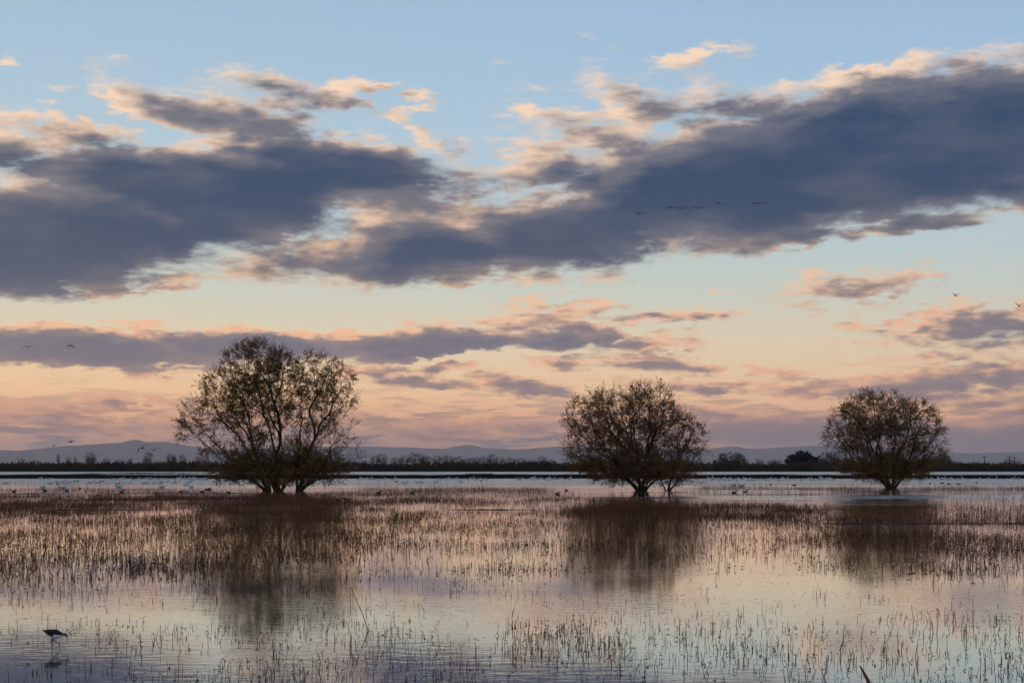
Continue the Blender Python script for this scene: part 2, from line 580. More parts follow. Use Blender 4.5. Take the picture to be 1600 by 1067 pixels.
def hill_range(name, pts, dist, depth, seed, mat):
    pts = np.array(pts, float)
    xs = np.linspace(pts[0, 0], pts[-1, 0], 420)
    py = np.interp(xs, pts[:, 0], pts[:, 1])
    py = py + wob(xs, (.05, .13, .31, .7), seed, .35)
    top = CAM_H + (HZ - py) / FPX * dist
    X_ = (xs - CX) / FPX * dist
    rows = []
    for k, s in enumerate((-1.0, -.8, -.6, -.42, -.26, -.12, 0.0, .15, .4, 1.0)):
        fall = (1 - abs(s)) ** 1.15
        rel = 1 + (wob(X_, (.002, .006, .013), seed + 3 + k, .16) if 0 < abs(s) < 1 else 0)
        rows.append(np.stack([X_ * (1 + s * depth / dist), np.full_like(X_, dist + s * depth), top * fall * rel * (1 if s else 1)], -1))
    v = np.concatenate(rows)
    n_, m = len(xs) - 1, len(xs)
    i = np.arange(n_)[None, :] + m * np.arange(len(rows) - 1)[:, None]
    f = np.stack([i, i + 1, i + m + 1, i + m], -1).reshape(-1, 4)
    o = link(name, mesh_data(name, v, [f], mat))
    o['kind'] = 'structure'
    return o


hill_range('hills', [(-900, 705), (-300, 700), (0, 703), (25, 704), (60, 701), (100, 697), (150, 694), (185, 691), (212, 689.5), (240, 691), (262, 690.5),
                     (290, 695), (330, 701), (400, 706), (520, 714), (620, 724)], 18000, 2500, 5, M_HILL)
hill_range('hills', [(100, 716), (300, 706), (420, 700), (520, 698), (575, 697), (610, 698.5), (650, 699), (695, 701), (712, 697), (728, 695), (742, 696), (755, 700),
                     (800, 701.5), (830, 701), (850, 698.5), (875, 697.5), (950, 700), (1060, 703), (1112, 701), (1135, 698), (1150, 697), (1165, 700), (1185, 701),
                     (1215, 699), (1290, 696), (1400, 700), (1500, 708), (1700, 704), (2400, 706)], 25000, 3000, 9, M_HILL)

# the air: pale even haze over the whole plain
hz, q, out = new_mat('haze')
pv = hz.node_tree.nodes.new('ShaderNodeVolumePrincipled')
pv.inputs['Color'].default_value = (.96, .90, .91, 1)
pv.inputs['Density'].default_value = 3.6e-5
pv.inputs['Anisotropy'].default_value = 0.65
hz.node_tree.links.new(pv.outputs[0], out.inputs['Volume'])
hz.cycles.homogeneous_volume = True
x0, x1, y0, y1, z0, z1 = -30500, 30500, -500, 30600, -1.7, 470
hv = np.array([(x, y, z) for x in (x0, x1) for y in (y0, y1) for z in (z0, z1)], float)
hf = np.array([(0, 1, 3, 2), (4, 6, 7, 5), (0, 4, 5, 1), (2, 3, 7, 6), (0, 2, 6, 4), (1, 5, 7, 3)])
haze = link('haze', mesh_data('haze', hv, [hf], hz, smooth=False))
haze['kind'] = 'stuff'

# ---------------------------------------------------------------- willows
M_BARK = noisy_mat('willow_bark', (.022, .017, .014), (.065, .048, .038), 6.0, 6.0, .95, .1, .02)
OLIVE = leaf_mat('leaves_olive', [(0.0, (0.104, 0.084, 0.040)), (.4, (0.192, 0.128, 0.052)), (.7, (0.288, 0.152, 0.052)), (1.0, (0.368, 0.168, 0.048))], .5, .22)
RUST = leaf_mat('leaves_rust', [(0.0, (0.104, 0.076, 0.044)), (.4, (0.200, 0.112, 0.052)), (.7, (0.296, 0.140, 0.052)), (1.0, (0.384, 0.160, 0.048))], .5, .22)
M_SHOOT = noisy_mat('willow_shoots', (.060, .038, .026), (.12, .072, .045), 3.0, 3.0, .9, .1)
BARE = noisy_mat('bare_twigs', (.022, .016, .015), (.045, .032, .028), 3.0, 3.0, .95, .1)


class Tubes:
    """collects tapering tubes into one vertex / face list"""
    def __init__(self, sides=5):
        self.v, self.f, self.n, self.s = [], [], 0, sides

    def add(self, pts, radii, sides=None):
        s = sides or self.s
        pts = np.asarray(pts, float)
        radii = np.asarray(radii, float)
        k = len(pts)
        tan = np.gradient(pts, axis=0)
        tan /= np.linalg.norm(tan, axis=1)[:, None] + 1e-9
        ref = np.array([0.0, 1.0, 0.0]) if abs(tan[0][1]) < .9 else np.array([1.0, 0, 0])
        u = np.cross(tan, ref)
        u /= np.linalg.norm(u, axis=1)[:, None] + 1e-9
        w = np.cross(tan, u)
        a = np.linspace(0, 2 * np.pi, s, endpoint=False)
        ring = pts[:, None, :] + radii[:, None, None] * (np.cos(a)[None, :, None] * u[:, None, :] + np.sin(a)[None, :, None] * w[:, None, :])
        self.v.append(ring.reshape(-1, 3))
        i = np.arange(k - 1)[:, None] * s + np.arange(s)[None, :]
        j = np.arange(k - 1)[:, None] * s + (np.arange(s)[None, :] + 1) % s
        self.f.append(np.stack([i, j, j + s, i + s], -1).reshape(-1, 4) + self.n)
        self.n += k * s

    def data(self, name, mat):
        return mesh_data(name, np.concatenate(self.v), [np.concatenate(self.f)], mat)


def kmeans(x, k, r, it=6):
    c = x[r.choice(len(x), k, replace=False)]
    for _ in range(it):
        lab = np.argmin(((x[:, None] - c[None]) ** 2).sum(-1), 1)
        for j in range(k):
            if (lab == j).any():
                c[j] = x[lab == j].mean(0)
    return lab


def unit(v):
    return v / (np.linalg.norm(v) + 1e-9)


class Tree:
    def __init__(self, seed, r_tip=.011, fork=.40, rpow=.47):
        self.r = np.random.default_rng(seed)
        self.r_tip, self.fork, self.rpow = r_tip, fork, rpow
        self.ends = []                       # (position, direction, leafiness, colour index)

    def rad(self, n):
        return self.r_tip * n ** self.rpow

    def curve(self, tubes, p, d, q, r0, r1, sides):
        L = np.linalg.norm(q - p)
        k = 2 if L < .5 else (3 if L < 1.5 else 5)
        t = np.linspace(0, 1, k + 1)[:, None]
        c = p + d * L * .5 + self.r.normal(0, .05, 3) * L
        pts = (1 - t) ** 2 * p + 2 * t * (1 - t) * c + t ** 2 * q
        if k > 3:
            pts[1:-1] += self.r.normal(0, .018, (k - 1, 3)) * L
        tubes.add(pts, r0 + (r1 - r0) * t[:, 0], sides)
        return unit(q - (p + q) * .25 - c * .5)

    def grow(self, tubes, p, d, tips, leaf, level=0):
        n = len(tips)
        if n == 1:
            q = tips[0]
            d2 = self.curve(tubes, p, d, q, self.rad(1) * 1.2, self.rad(1) * .5, 3)
            self.ends.append((q, d2, leaf[0], p))
            return
        k = 2 if n < 8 or self.r.random() < .7 else 3
        if n <= 3:
            lab = np.arange(n)
            k = n
        else:
            dirs = tips - p
            dirs = dirs / (np.linalg.norm(dirs, axis=1)[:, None] + 1e-6)
            lab = kmeans(dirs * 2.5 + tips / (np.ptp(tips, axis=0).max() + .1), k, self.r)
        for j in range(k):
            m = lab == j
            if not m.any():
                continue
            c = tips[m].mean(0)
            nn = m.sum()
            if nn == 1:
                self.grow(tubes, p, unit(d + unit(c - p)), tips[m], leaf[m], level + 1)
                continue
            f = self.fork * self.r.uniform(.75, 1.25)
            q = p + (c - p) * f + self.r.normal(0, .05, 3) * np.linalg.norm(c - p)
            sides = 6 if nn > 60 else (4 if nn > 8 else 3)
            d2 = self.curve(tubes, p, unit(d * .8 + unit(c - p)), q, self.rad(nn) * 1.08, self.rad(nn) * .86, sides)
            self.grow(tubes, q, d2, tips[m], leaf[m], level + 1)

    def twigs_and_leaves(self, tubes, per_end, twig_len, leaf_len, leaf_w, n_leaf, droop=0.1):
        """fine shoots on every branch end and leaf blades along them; returns leaf verts, faces"""
        r = self.r
        lv = []
        for (q, d, lf, p) in self.ends:
            for _ in range(per_end):
                s = r.uniform(.35, 1.0)
                b = p + (q - p) * s
                dd = unit(d * .9 + r.normal(0, .55, 3) + np.array([0, 0, .25 - droop]))
                L = twig_len * r.uniform(.5, 1.3)
                e = b + dd * L
                tubes.add([b, e], [self.r_tip * .6, self.r_tip * .3], 3)
                m = r.poisson(n_leaf * lf)
                if m:
                    t = r.uniform(.1, 1.05, m)[:, None]
                    base = b + (e - b) * t + r.normal(0, .035, (m, 3))
                    ld = dd * .7 + r.normal(0, .75, (m, 3)) - np.array([0, 0, droop])
                    ld /= np.linalg.norm(ld, axis=1)[:, None]
                    sd = np.cross(ld, r.normal(0, 1, (m, 3)))
                    sd /= np.linalg.norm(sd, axis=1)[:, None]
                    ll = (leaf_len * r.uniform(.6, 1.35, m))[:, None]
                    lv.append(np.stack([base, base + ld * ll * .5 + sd * leaf_w * .5, base + ld * ll, base + ld * ll * .5 - sd * leaf_w * .5], 1))
        if not lv:
            return None
        lv = np.concatenate(lv)
        return lv.reshape(-1, 3), np.arange(len(lv) * 4).reshape(-1, 4)


def sample_lobes(lobes, n, r, shell=.5):
    """branch ends spread through ellipsoids (centre, radii, weight, leafiness)"""
    w = np.array([l[2] for l in lobes], float)
    which = r.choice(len(lobes), n, p=w / w.sum())
    d = r.normal(0, 1, (n, 3))
    d /= np.linalg.norm(d, axis=1)[:, None]
    rad = r.uniform(0, 1, n) ** (1 / 3 * (1 - shell * .55))
    c = np.array([l[0] for l in lobes])[which]
    s = np.array([l[1] for l in lobes])[which]
    lf = np.array([l[3] for l in lobes])[which]
    return c + d * rad[:, None] * s, lf


def willow(name, label, base_px, stems, lobes_px, n_tips, seed, leafmat, depth_m, group=None, n_leaf=7.0, per_end=6, low=None):
    """lobes_px: (x, y, rx, ry, stem, leafiness) in picture units, turned into metres at the tree's distance"""
    bx, by = base_px
    g = on_water(bx, by)
    dist = g[1]
    s = dist / FPX
    r = np.random.default_rng(seed)
    root = empty(name, g)
    tag(root, label, 'tree', group)
    tr = Tree(seed)
    lobes = [[] for _ in stems]
    for (x, y, rx, ry, st, lf) in lobes_px:
        zc = (by - y) * s
        c = np.array([(x - bx) * s, r.uniform(-.35, .35) * depth_m, zc])
        rad = np.array([rx * s, min(depth_m, rx * s * 1.05), ry * s])
        lobes[st].append((c, rad, rx * ry * min(rx * s, depth_m), lf))
    tot = sum(l[2] for ll in lobes for l in ll)
    twig = Tubes(3)
    for st, ll in zip(stems, lobes):
        nt = max(6, int(n_tips * sum(l[2] for l in ll) / tot))
        tips, lf = sample_lobes(ll, nt, r)
        keep = tips[:, 2] > .25
        tips, lf = tips[keep], lf[keep]
        p0 = np.array([(st[0] - bx) * s, st[1], -.35])
        c = tips.mean(0)
        k = st[2]
        lab = kmeans(np.stack([np.arctan2(tips[:, 0] - p0[0], tips[:, 2]), np.arctan2(tips[:, 1] - p0[1], tips[:, 2]) * .7], -1), k, r) if k > 1 else np.zeros(len(tips), int)
        for j in range(k):
            m = lab == j
            if m.sum() < 3:
                continue
            cj = tips[m].mean(0)
            tb = Tubes(6)
            pj = p0 + np.array([(cj[0] - p0[0]) * .04, (cj[1] - p0[1]) * .05, 0])
            q1 = pj + (cj - pj) * .22 + np.array([0, 0, .2])
            up = unit(unit(cj - pj) + np.array([0, 0, .45]))
            rr_ = tr.rad(m.sum())
            d2 = tr.curve(tb, pj, up, q1, rr_ * 1.5, rr_, 8)
            tr.grow(tb, q1, d2, tips[m], lf[m])
            link('trunk', tb.data('trunk', M_BARK), root)
    lv = tr.twigs_and_leaves(twig, per_end, .80, .165, .050, n_leaf)
    link('shoots', twig.data('shoots', M_SHOOT), root)
    crown = link('crown', mesh_data('crown', lv[0], [lv[1]], leafmat, smooth=False), root)
    crown['kind'] = 'stuff'
    return root


willow('willow_tree', 'tallest of the three willows, broad double crown, standing left of centre in the flooded field', (445, 767),
       [(436, 0.0, 4), (466, -.6, 4), (420, .9, 4)],
       [(400, 574, 48, 42, 0, 1.1), (440, 600, 44, 48, 0, 1.1), (356, 612, 52, 44, 2, .8), (318, 655, 38, 34, 2, .8), (300, 672, 22, 22, 2, 1.0), (392, 636, 60, 50, 0, .8),
        (372, 690, 52, 26, 2, .7), (345, 722, 34, 26, 2, 1.0), (395, 722, 52, 24, 2, .55), (420, 562, 34, 28, 0, 1.0),
        (496, 590, 46, 40, 1, .8), (524, 614, 36, 44, 1, .9), (486, 640, 46, 46, 1, .7), (505, 690, 46, 36, 1, .35), (552, 690, 26, 42, 1, .16), (545, 712, 26, 26, 1, .1), (480, 722, 60, 22, 1, .6), (400, 736, 60, 14, 2, .7), (490, 738, 52, 14, 1, .6), (440, 705, 60, 26, 0, .6), (430, 728, 80, 20, 0, 1.0), (370, 735, 46, 18, 2, 1.0), (500, 730, 56, 18, 1, .8), (440, 745, 78, 15, 0, 1.0), (505, 752, 40, 8, 1, .12), (392, 752, 40, 8, 2, .12)],
       2200, 11, OLIVE, 6.5, n_leaf=14.5)
willow('willow_tree', 'middle willow with low domed rusty crown and several stems rising from the water', (1005, 767),
       [(1003, 0.0, 6), (1042, .4, 5)],
       [(975, 650, 66, 50, 0, .85), (924, 650, 44, 42, 0, 1.0), (1016, 640, 50, 44, 0, .8), (915, 695, 38, 32, 0, .7), (950, 710, 60, 28, 0, .8), (985, 690, 60, 40, 0, .5), (900, 715, 26, 22, 0, .8),
        (1045, 668, 32, 38, 0, .8), (1068, 680, 30, 36, 1, .9), (1090, 705, 24, 24, 1, .7), (1050, 718, 44, 24, 1, .7), (1005, 722, 60, 24, 0, .8), (945, 733, 50, 14, 0, .9), (1020, 738, 50, 12, 0, .8), (1070, 732, 34, 14, 1, .8), (980, 728, 90, 20, 0, 1.0), (1000, 745, 78, 14, 0, 1.0), (1085, 748, 34, 9, 1, .15), (945, 752, 34, 8, 0, .15), (1075, 690, 30, 34, 1, .9), (1040, 735, 50, 16, 1, 1.0)],
       1900, 23, RUST, 5.5, n_leaf=11.0)
willow('willow_tree', 'smallest willow, single short trunk under a round crown, at the right', (1390, 762),
       [(1392, 0.0, 7)],
       [(1375, 648, 62, 40, 0, 1.0), (1330, 668, 38, 36, 0, .9), (1420, 665, 48, 42, 0, .9), (1312, 690, 28, 24, 0, .7), (1455, 690, 26, 24, 0, .7), (1385, 690, 64, 34, 0, .6), (1345, 715, 48, 24, 0, .6), (1430, 712, 44, 24, 0, .7), (1380, 730, 50, 16, 0, .7), (1340, 733, 40, 12, 0, .7), (1425, 732, 36, 12, 0, .7), (1385, 728, 76, 18, 0, 1.0), (1388, 742, 60, 12, 0, 1.0)],
       1700, 37, OLIVE, 5.2, n_leaf=11.5)

# ---------------------------------------------------------------- far shore: brush, trees, poles
class VNoise:
    """smooth random field over the plane"""
    def __init__(self, seed):
        self.g = np.random.default_rng(seed).random((256, 256))

    def __call__(self, x, y):
        xi, yi = np.floor(x).astype(int), np.floor(y).astype(int)
        fx, fy = x - xi, y - yi
        fx, fy = fx * fx * (3 - 2 * fx), fy * fy * (3 - 2 * fy)
        g = self.g
        a, b = g[xi % 256, yi % 256], g[(xi + 1) % 256, yi % 256]
        c, d = g[xi % 256, (yi + 1) % 256], g[(xi + 1) % 256, (yi + 1) % 256]
        return (a * (1 - fx) + b * fx) * (1 - fy) + (c * (1 - fx) + d * fx) * fy


def blades(base, tip, width, r):
    """thin upright diamonds, one per row"""
    n_ = len(base)
    side = np.stack([np.cos(a := r.uniform(0, 6.28, n_)), np.sin(a), np.zeros(n_)], -1) * width[:, None]
    mid = (base + tip) / 2
    v = np.stack([base, mid + side, tip, mid - side], 1).reshape(-1, 3)
    return v, np.arange(n_ * 4).reshape(-1, 4)


def brush(name, label, y0, y1, x0, x1, z0, hfun, n_, width, seed, mat, lean=.25):
    r = np.random.default_rng(seed)
    x, y = r.uniform(x0, x1, n_), r.uniform(y0, y1, n_)
    h = hfun(x, y) * r.uniform(.25, 1.0, n_)
    ok = h > .08
    x, y, h = x[ok], y[ok], h[ok]
    zb = z0 + r.uniform(0, .55, len(x)) * h
    b = np.stack([x, y, zb], -1)
    ln = r.normal(0, lean, (len(x), 2)) * (h * .45)[:, None]
    t = b + np.stack([ln[:, 0], ln[:, 1], h * .5], -1)
    v, f = blades(b, t, width * r.uniform(.5, 1.3, len(x)), r)
    o = link(name, mesh_data(name, v, [f], mat, smooth=False))
    o['kind'] = 'stuff'
    tag(o, label)
    return o


vn = VNoise(3)
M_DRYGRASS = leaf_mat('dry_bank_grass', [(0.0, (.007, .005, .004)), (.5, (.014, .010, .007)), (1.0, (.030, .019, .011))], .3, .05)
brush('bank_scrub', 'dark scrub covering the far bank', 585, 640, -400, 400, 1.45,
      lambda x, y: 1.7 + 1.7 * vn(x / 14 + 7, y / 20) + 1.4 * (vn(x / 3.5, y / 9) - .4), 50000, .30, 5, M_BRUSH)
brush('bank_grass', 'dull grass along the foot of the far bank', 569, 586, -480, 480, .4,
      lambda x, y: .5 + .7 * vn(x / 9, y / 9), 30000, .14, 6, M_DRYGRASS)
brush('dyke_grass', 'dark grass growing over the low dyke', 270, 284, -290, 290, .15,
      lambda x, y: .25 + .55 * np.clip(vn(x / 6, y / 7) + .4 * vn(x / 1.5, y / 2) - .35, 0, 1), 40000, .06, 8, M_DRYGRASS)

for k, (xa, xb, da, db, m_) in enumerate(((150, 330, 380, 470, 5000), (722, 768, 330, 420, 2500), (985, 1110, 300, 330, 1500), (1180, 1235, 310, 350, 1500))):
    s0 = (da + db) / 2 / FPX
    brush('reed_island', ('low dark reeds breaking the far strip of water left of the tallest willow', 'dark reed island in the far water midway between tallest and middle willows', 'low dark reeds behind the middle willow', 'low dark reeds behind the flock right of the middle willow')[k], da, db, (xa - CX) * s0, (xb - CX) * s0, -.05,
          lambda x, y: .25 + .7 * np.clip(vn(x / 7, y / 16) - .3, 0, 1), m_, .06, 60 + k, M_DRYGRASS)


def far_tree_mesh(name, seed, kind):
    """about 7 m tall, foot at the origin"""
    r = np.random.default_rng(seed)
    tr = Tree(seed, r_tip=.022, fork=.42)
    if kind == 'round':
        lobes = [((0, 0, 4.6), (2.6, 2.2, 2.3), 1, .12), ((.5, 0, 3.4), (2.6, 2.0, 1.5), .5, .1)]
        nt = 130
    elif kind == 'slim':
        lobes = [((0, 0, 4.6), (1.1, 1.0, 2.4), 1, .08), ((.2, 0, 3.0), (1.3, 1.0, 1.4), .5, .08)]
        nt = 80
    elif kind == 'bush':
        lobes = [((0, 0, 3.4), (4.2, 2.6, 2.9), 1, 1.0), ((-2.6, 0, 2.2), (2.6, 2.0, 2.0), .5, 1.0), ((2.4, 0, 2.0), (2.8, 2.0, 1.9), .5, 1.0)]
        nt = 260
    else:
        lobes = [((.9, 0, 4.6), (2.6, 2.2, 2.2), 1, 2.4), ((-2.4, 0, 3.0), (2.4, 2.0, 2.0), .8, 2.4), ((3.2, 0, 2.4), (2.4, 2.0, 1.9), .7, 2.4), ((0, 0, 2.0), (4.0, 2.2, 1.8), .7, 2.2)]
        nt = 300
    tips, lf = sample_lobes(lobes, nt, r, .8)
    keep = tips[:, 2] > .4
    tips, lf = tips[keep], lf[keep]
    tb = Tubes(4)
    q1 = np.array([0, 0, .9 if kind != 'bush' else .3])
    rr_ = tr.rad(nt)
    d2 = tr.curve(tb, np.array([0, 0, -1.0]), np.array([0, 0, 1.0]), q1, rr_ * 1.3, rr_, 6)
    tr.grow(tb, q1, d2, tips, lf)
    lv = tr.twigs_and_leaves(tb, 6 if kind != 'dense' else 5, 1.0, .34, .16, 3.0 if kind != 'dense' else 7.0)
    tv, tf = np.concatenate(tb.v), np.concatenate(tb.f)
    mat = {'round': M_BRUSH, 'slim': M_BRUSH, 'bush': M_REDTWIG, 'dense': M_EVERGREEN}[kind]
    if lv is None:
        return mesh_data(name, tv, [tf], [BARE, mat])
    v = np.concatenate([tv, lv[0]])
    f = np.concatenate([tf, lv[1] + len(tv)])
    mi = np.concatenate([np.zeros(len(tf)), np.ones(len(lv[1]))])
    return mesh_data(name, v, [f], [BARE, mat], mi)


M_REDTWIG = leaf_mat('red_twigs', [(0.0, (.020, .012, .010)), (.5, (.042, .020, .015)), (1.0, (.075, .030, .020))], .3, .3)
M_EVERGREEN = leaf_mat('evergreen_leaves', [(0.0, (.008, .010, .007)), (.6, (.018, .020, .012)), (1.0, (.034, .030, .016))], .2, .4)
FT = {k: [far_tree_mesh('far_tree', s, k) for s in ss] for k, ss in
      (('round', (101, 102, 103, 104)), ('slim', (111, 112, 113)), ('bush', (121, 122)), ('dense', (131,)))}
HALF = {'round': 2.9, 'slim': 1.4, 'bush': 5.2, 'dense': 5.0}


def nth(k):
    return '%d%s' % (k, 'th' if 10 <= k % 100 <= 20 else {1: 'st', 2: 'nd', 3: 'rd'}.get(k % 10, 'th'))


def far_tree(px, top, width_px, kind, label, group=None, dist=660.0, name='bare_tree'):
    me = random.choice(FT[kind])
    s = dist / FPX
    zb = 1.5
    ztop = CAM_H + (HZ - top) * s
    o = link(name, me, loc=((px - CX) * s, dist + random.uniform(-12, 12), zb))
    hs = (ztop - zb) / 7.2
    ws = width_px * s / (2 * HALF[kind])
    flip = random.choice((-1, 1)) if kind != 'dense' else 1
    o.scale = (ws * flip, ws, hs)
    tag(o, label, 'tree' if kind != 'bush' else 'bush', group)
    return o


G = 'small bare trees on the far bank left of the tallest willow'
for px, top, w, k, lab in (
        (131, 706, 20, 'round', 'round bare tree standing alone, second gap from the left edge of the far bank'),
        (241, 706, 17, 'round', 'bare upright tree on the far bank under the two low flying geese'),
        (266, 709, 20, 'round', 'bare round tree right of the tree under the two low flying geese'),
        (293, 710, 14, 'round', 'bare tree on the far bank nearest the tallest willow at its left'),
        (40, 716, 14, 'slim', None), (83, 707, 6, 'slim', None), (104, 713, 10, 'slim', None), (115, 713, 6, 'slim', None), (153, 714, 20, 'round', None), (168, 716, 14, 'round', None),
        (186, 717, 18, 'round', None), (200, 718, 12, 'slim', None), (213, 714, 8, 'slim', None), (279, 712, 12, 'slim', None), (306, 712, 12, 'slim', None), (228, 717, 14, 'round', None)):
    far_tree(px, top, w, k, lab or 'thin leafless tree on the far bank left of the tallest willow', None if lab else G)
G = 'tree line between the tallest and the middle willow'
for px, top, w, k in ((588, 711, 20, 'round'), (600, 708, 22, 'round'), (617, 713, 22, 'round'), (632, 711, 20, 'round'), (646, 706, 18, 'round'), (660, 707, 18, 'slim'), (668, 712, 24, 'round'),
                      (684, 711, 18, 'round'), (700, 710, 26, 'round'), (716, 712, 18, 'round'), (731, 714, 24, 'round'), (744, 713, 16, 'slim'), (758, 712, 18, 'round'), (768, 709, 14, 'slim'), (780, 713, 24, 'round'),
                      (799, 714, 20, 'round'), (815, 715, 22, 'round'), (832, 717, 20, 'round'), (846, 712, 16, 'slim'), (860, 717, 22, 'round'), (565, 719, 20, 'round')):
    far_tree(px, top, w, k, 'leafless tree in the tree line between tallest and middle willows', G)
far_tree(1147, 703, 56, 'bush', 'broad grey-brown bush dome on the far bank just right of the middle willow', name='bush')
far_tree(1246, 703, 48, 'dense', 'dark dense evergreen on the far bank between the middle and the smallest willow', name='evergreen_tree')
far_tree(1296, 706, 46, 'bush', 'reddish bush touching the left side of the smallest willow on the far bank', name='bush', dist=640)
far_tree(1468, 704, 60, 'bush', 'dark reddish bush behind the right side of the smallest willow', name='bush', dist=640)
G = 'low trees far right'
for px, top, w, k in ((1568, 716, 14, 'round'), (1583, 717, 12, 'round'), (1597, 718, 10, 'round')):
    far_tree(px, top, w, k, 'tiny round tree on the far bank at the right edge', G)
G = 'low trees between bush and evergreen'
for px, top, w, k in ((1192, 716, 16, 'round'), (1205, 717, 18, 'round'), (1218, 718, 14, 'round')):
    far_tree(px, top, w, k, 'small low tree between the broad bush dome and the dark evergreen', G)

M_POLE = noisy_mat('weathered_pole', (.020, .016, .014), (.040, .032, .028), 4.0, 3.0, .9, .1)


def pole(px, top, label):
    dist = 690.0
    s = dist / FPX
    h = CAM_H + (HZ - top) * s
    e = empty('utility_pole', ((px - CX) * s, dist, 1.2))
    tag(e, label, 'pole', 'poles on the skyline at right')
    t = Tubes(6)
    t.add([(0, 0, 0), (0, 0, h * .5), (.02, 0, h - 1.2)], [.22, .19, .15])
    link('post', t.data('post', M_POLE), e)
    t = Tubes(4)
    t.add([(-1.1, 0, h - 1.7), (0, 0, h - 1.68), (1.1, 0, h - 1.7)], [.09, .1, .09])
    link('crossarm', t.data('crossarm', M_POLE), e)
    for dx in (-.95, 0, .95):
        t = Tubes(5)
        t.add([(dx, 0, h - 1.66), (dx, 0, h - 1.5), (dx, 0, h - 1.36)], [.05, .08, .03])
        link('insulator', t.data('insulator', M_POLE), e)


pole(1538, 712, 'leftmost utility pole with crossarm on the skyline right of the smallest willow')
pole(1577, 712, 'middle utility pole on the skyline near the right edge')
pole(1585, 713.5, 'rightmost utility pole, lower one of the close pair near the right edge')

# ---------------------------------------------------------------- mud bars and drifted litter
def mud_bar(x0, x1, y, thick, seed):
    a, b = on_water(x0, y), on_water(x1, y)
    d = (a[1] + b[1]) / 2
    L = b[0] - a[0]
    n_ = 60
    xs = np.linspace(a[0], b[0], n_ + 1)
    t = np.linspace(0, 1, n_ + 1)
    taper = np.sin(np.pi * np.clip(t, .001, .999)) ** .4
    yc = d + wob(xs, (.15, .5), seed, .5)
    rows = []
    for k, (w_, h_) in enumerate(((-1, -.05), (-.55, .5), (0, 1.0), (.55, .5), (1, -.05))):
        hh = np.where(h_ > 0, h_ * .035 * taper * (1 + wob(xs, (1.1, 2.7, 5.3), seed + k, .55)), -.05)
        rows.append(np.stack([xs, yc + w_ * thick * taper * (1 + wob(xs, (.4, 1.3), seed + 7, .2)), hh], -1))
    v = np.concatenate(rows)
    m = n_ + 1
    i = np.arange(n_)[None, :] + m * np.arange(4)[:, None]
    f = np.stack([i, i + 1, i + m + 1, i + m], -1).reshape(-1, 4)
    o = link('mud_bar', mesh_data('mud_bar', v, [f], M_MUD))
    o['kind'] = 'structure'


for k, a in enumerate(((150, 420, 770.5, 2.2), (60, 235, 796.5, .8), (700, 840, 796.5, .5), (1270, 1420, 818.5, .16), (1400, 1660, 817.5, .16), (-40, 120, 771, .8))):
    mud_bar(*a, 200 + 11 * k)

# ---------------------------------------------------------------- reeds and stubble standing in the water
REED = leaf_mat('dead_reed', [(0.0, (.050, .028, .020)), (.35, (.14, .062, .036)), (.7, (.26, .115, .056)), (1.0, (.40, .22, .105))], .3, .12)
TAN = leaf_mat('tan_reed', [(0.0, (.05, .030, .018)), (.5, (.11, .065, .036)), (1.0, (.18, .11, .06))], .2, .2)
# x0, x1, y0, y1 in the picture, stems per square metre, mean height, softness of the rim
ZONES = [
    (-120, 600, 772, 850, 14.95, 0.180, 9), (-120, 540, 850, 902, 15.87, 0.164, 10), (-120, 330, 900, 934, 7.47, 0.148, 12), (290, 540, 895, 935, 5.50, 0.164, 16),
    (560, 900, 778, 850, 8.28, 0.172, 9), (520, 900, 850, 895, 9.20, 0.164, 10), (470, 830, 893, 925, 4.94, 0.148, 14),
    (860, 1270, 787, 812, 18.29, 0.230, 3), (860, 1110, 808, 880, 7.78, 0.180, 26), (1060, 1290, 815, 868, 7.01, 0.172, 10), (1180, 1330, 850, 875, 10.00, 0.164, 6),
    (1250, 1470, 790, 888, 8.73, 0.180, 26), (1440, 1720, 800, 885, 10.81, 0.197, 8), (1290, 1720, 880, 915, 5.63, 0.164, 12), (1420, 1720, 786, 806, 5.86, 0.230, 5),
    (1180, 1720, 915, 950, 1.15, 0.123, 14), (-120, 720, 935, 1012, 3.68, 0.111, 14), (170, 430, 955, 1004, 8.74, 0.111, 14), (420, 720, 970, 1012, 10.00, 0.098, 14),
    (800, 905, 975, 1030, 89.70, 0.118, 16), (880, 975, 998, 1040, 69.00, 0.111, 14), (640, 830, 990, 1050, 12.42, 0.111, 16), (960, 1120, 965, 1030, 8.28, 0.098, 16),
    (1000, 1720, 950, 1010, 5.98, 0.118, 16), (1100, 1720, 1000, 1085, 11.04, 0.118, 16), (-120, 1720, 1028, 1090, 12.07, 0.111, 14), (-120, 90, 960, 1010, 9.31, 0.111, 14),
    (-120, 1720, 772, 1090, 0.23, 0.131, 4), (850, 1100, 925, 965, 1.38, 0.111, 10),
    (560, 900, 765, 776, 4.37, 0.295, 3), (-120, 320, 765, 773, 4.94, 0.213, 2), (1480, 1600, 868, 905, 5.29, 0.164, 8),
]
TAN_ZONES = [(1080, 1720, 762.5, 768.5, 4.0, .38, 1.5), (1100, 1330, 770, 776, 1.6, .5, 2), (600, 860, 760, 766, .7, .6, 2), (0, 330, 757, 766, .35, .8, 2), (1300, 1720, 774, 786, 1.0, .4, 3)]
v1, v2 = VNoise(11), VNoise(12)


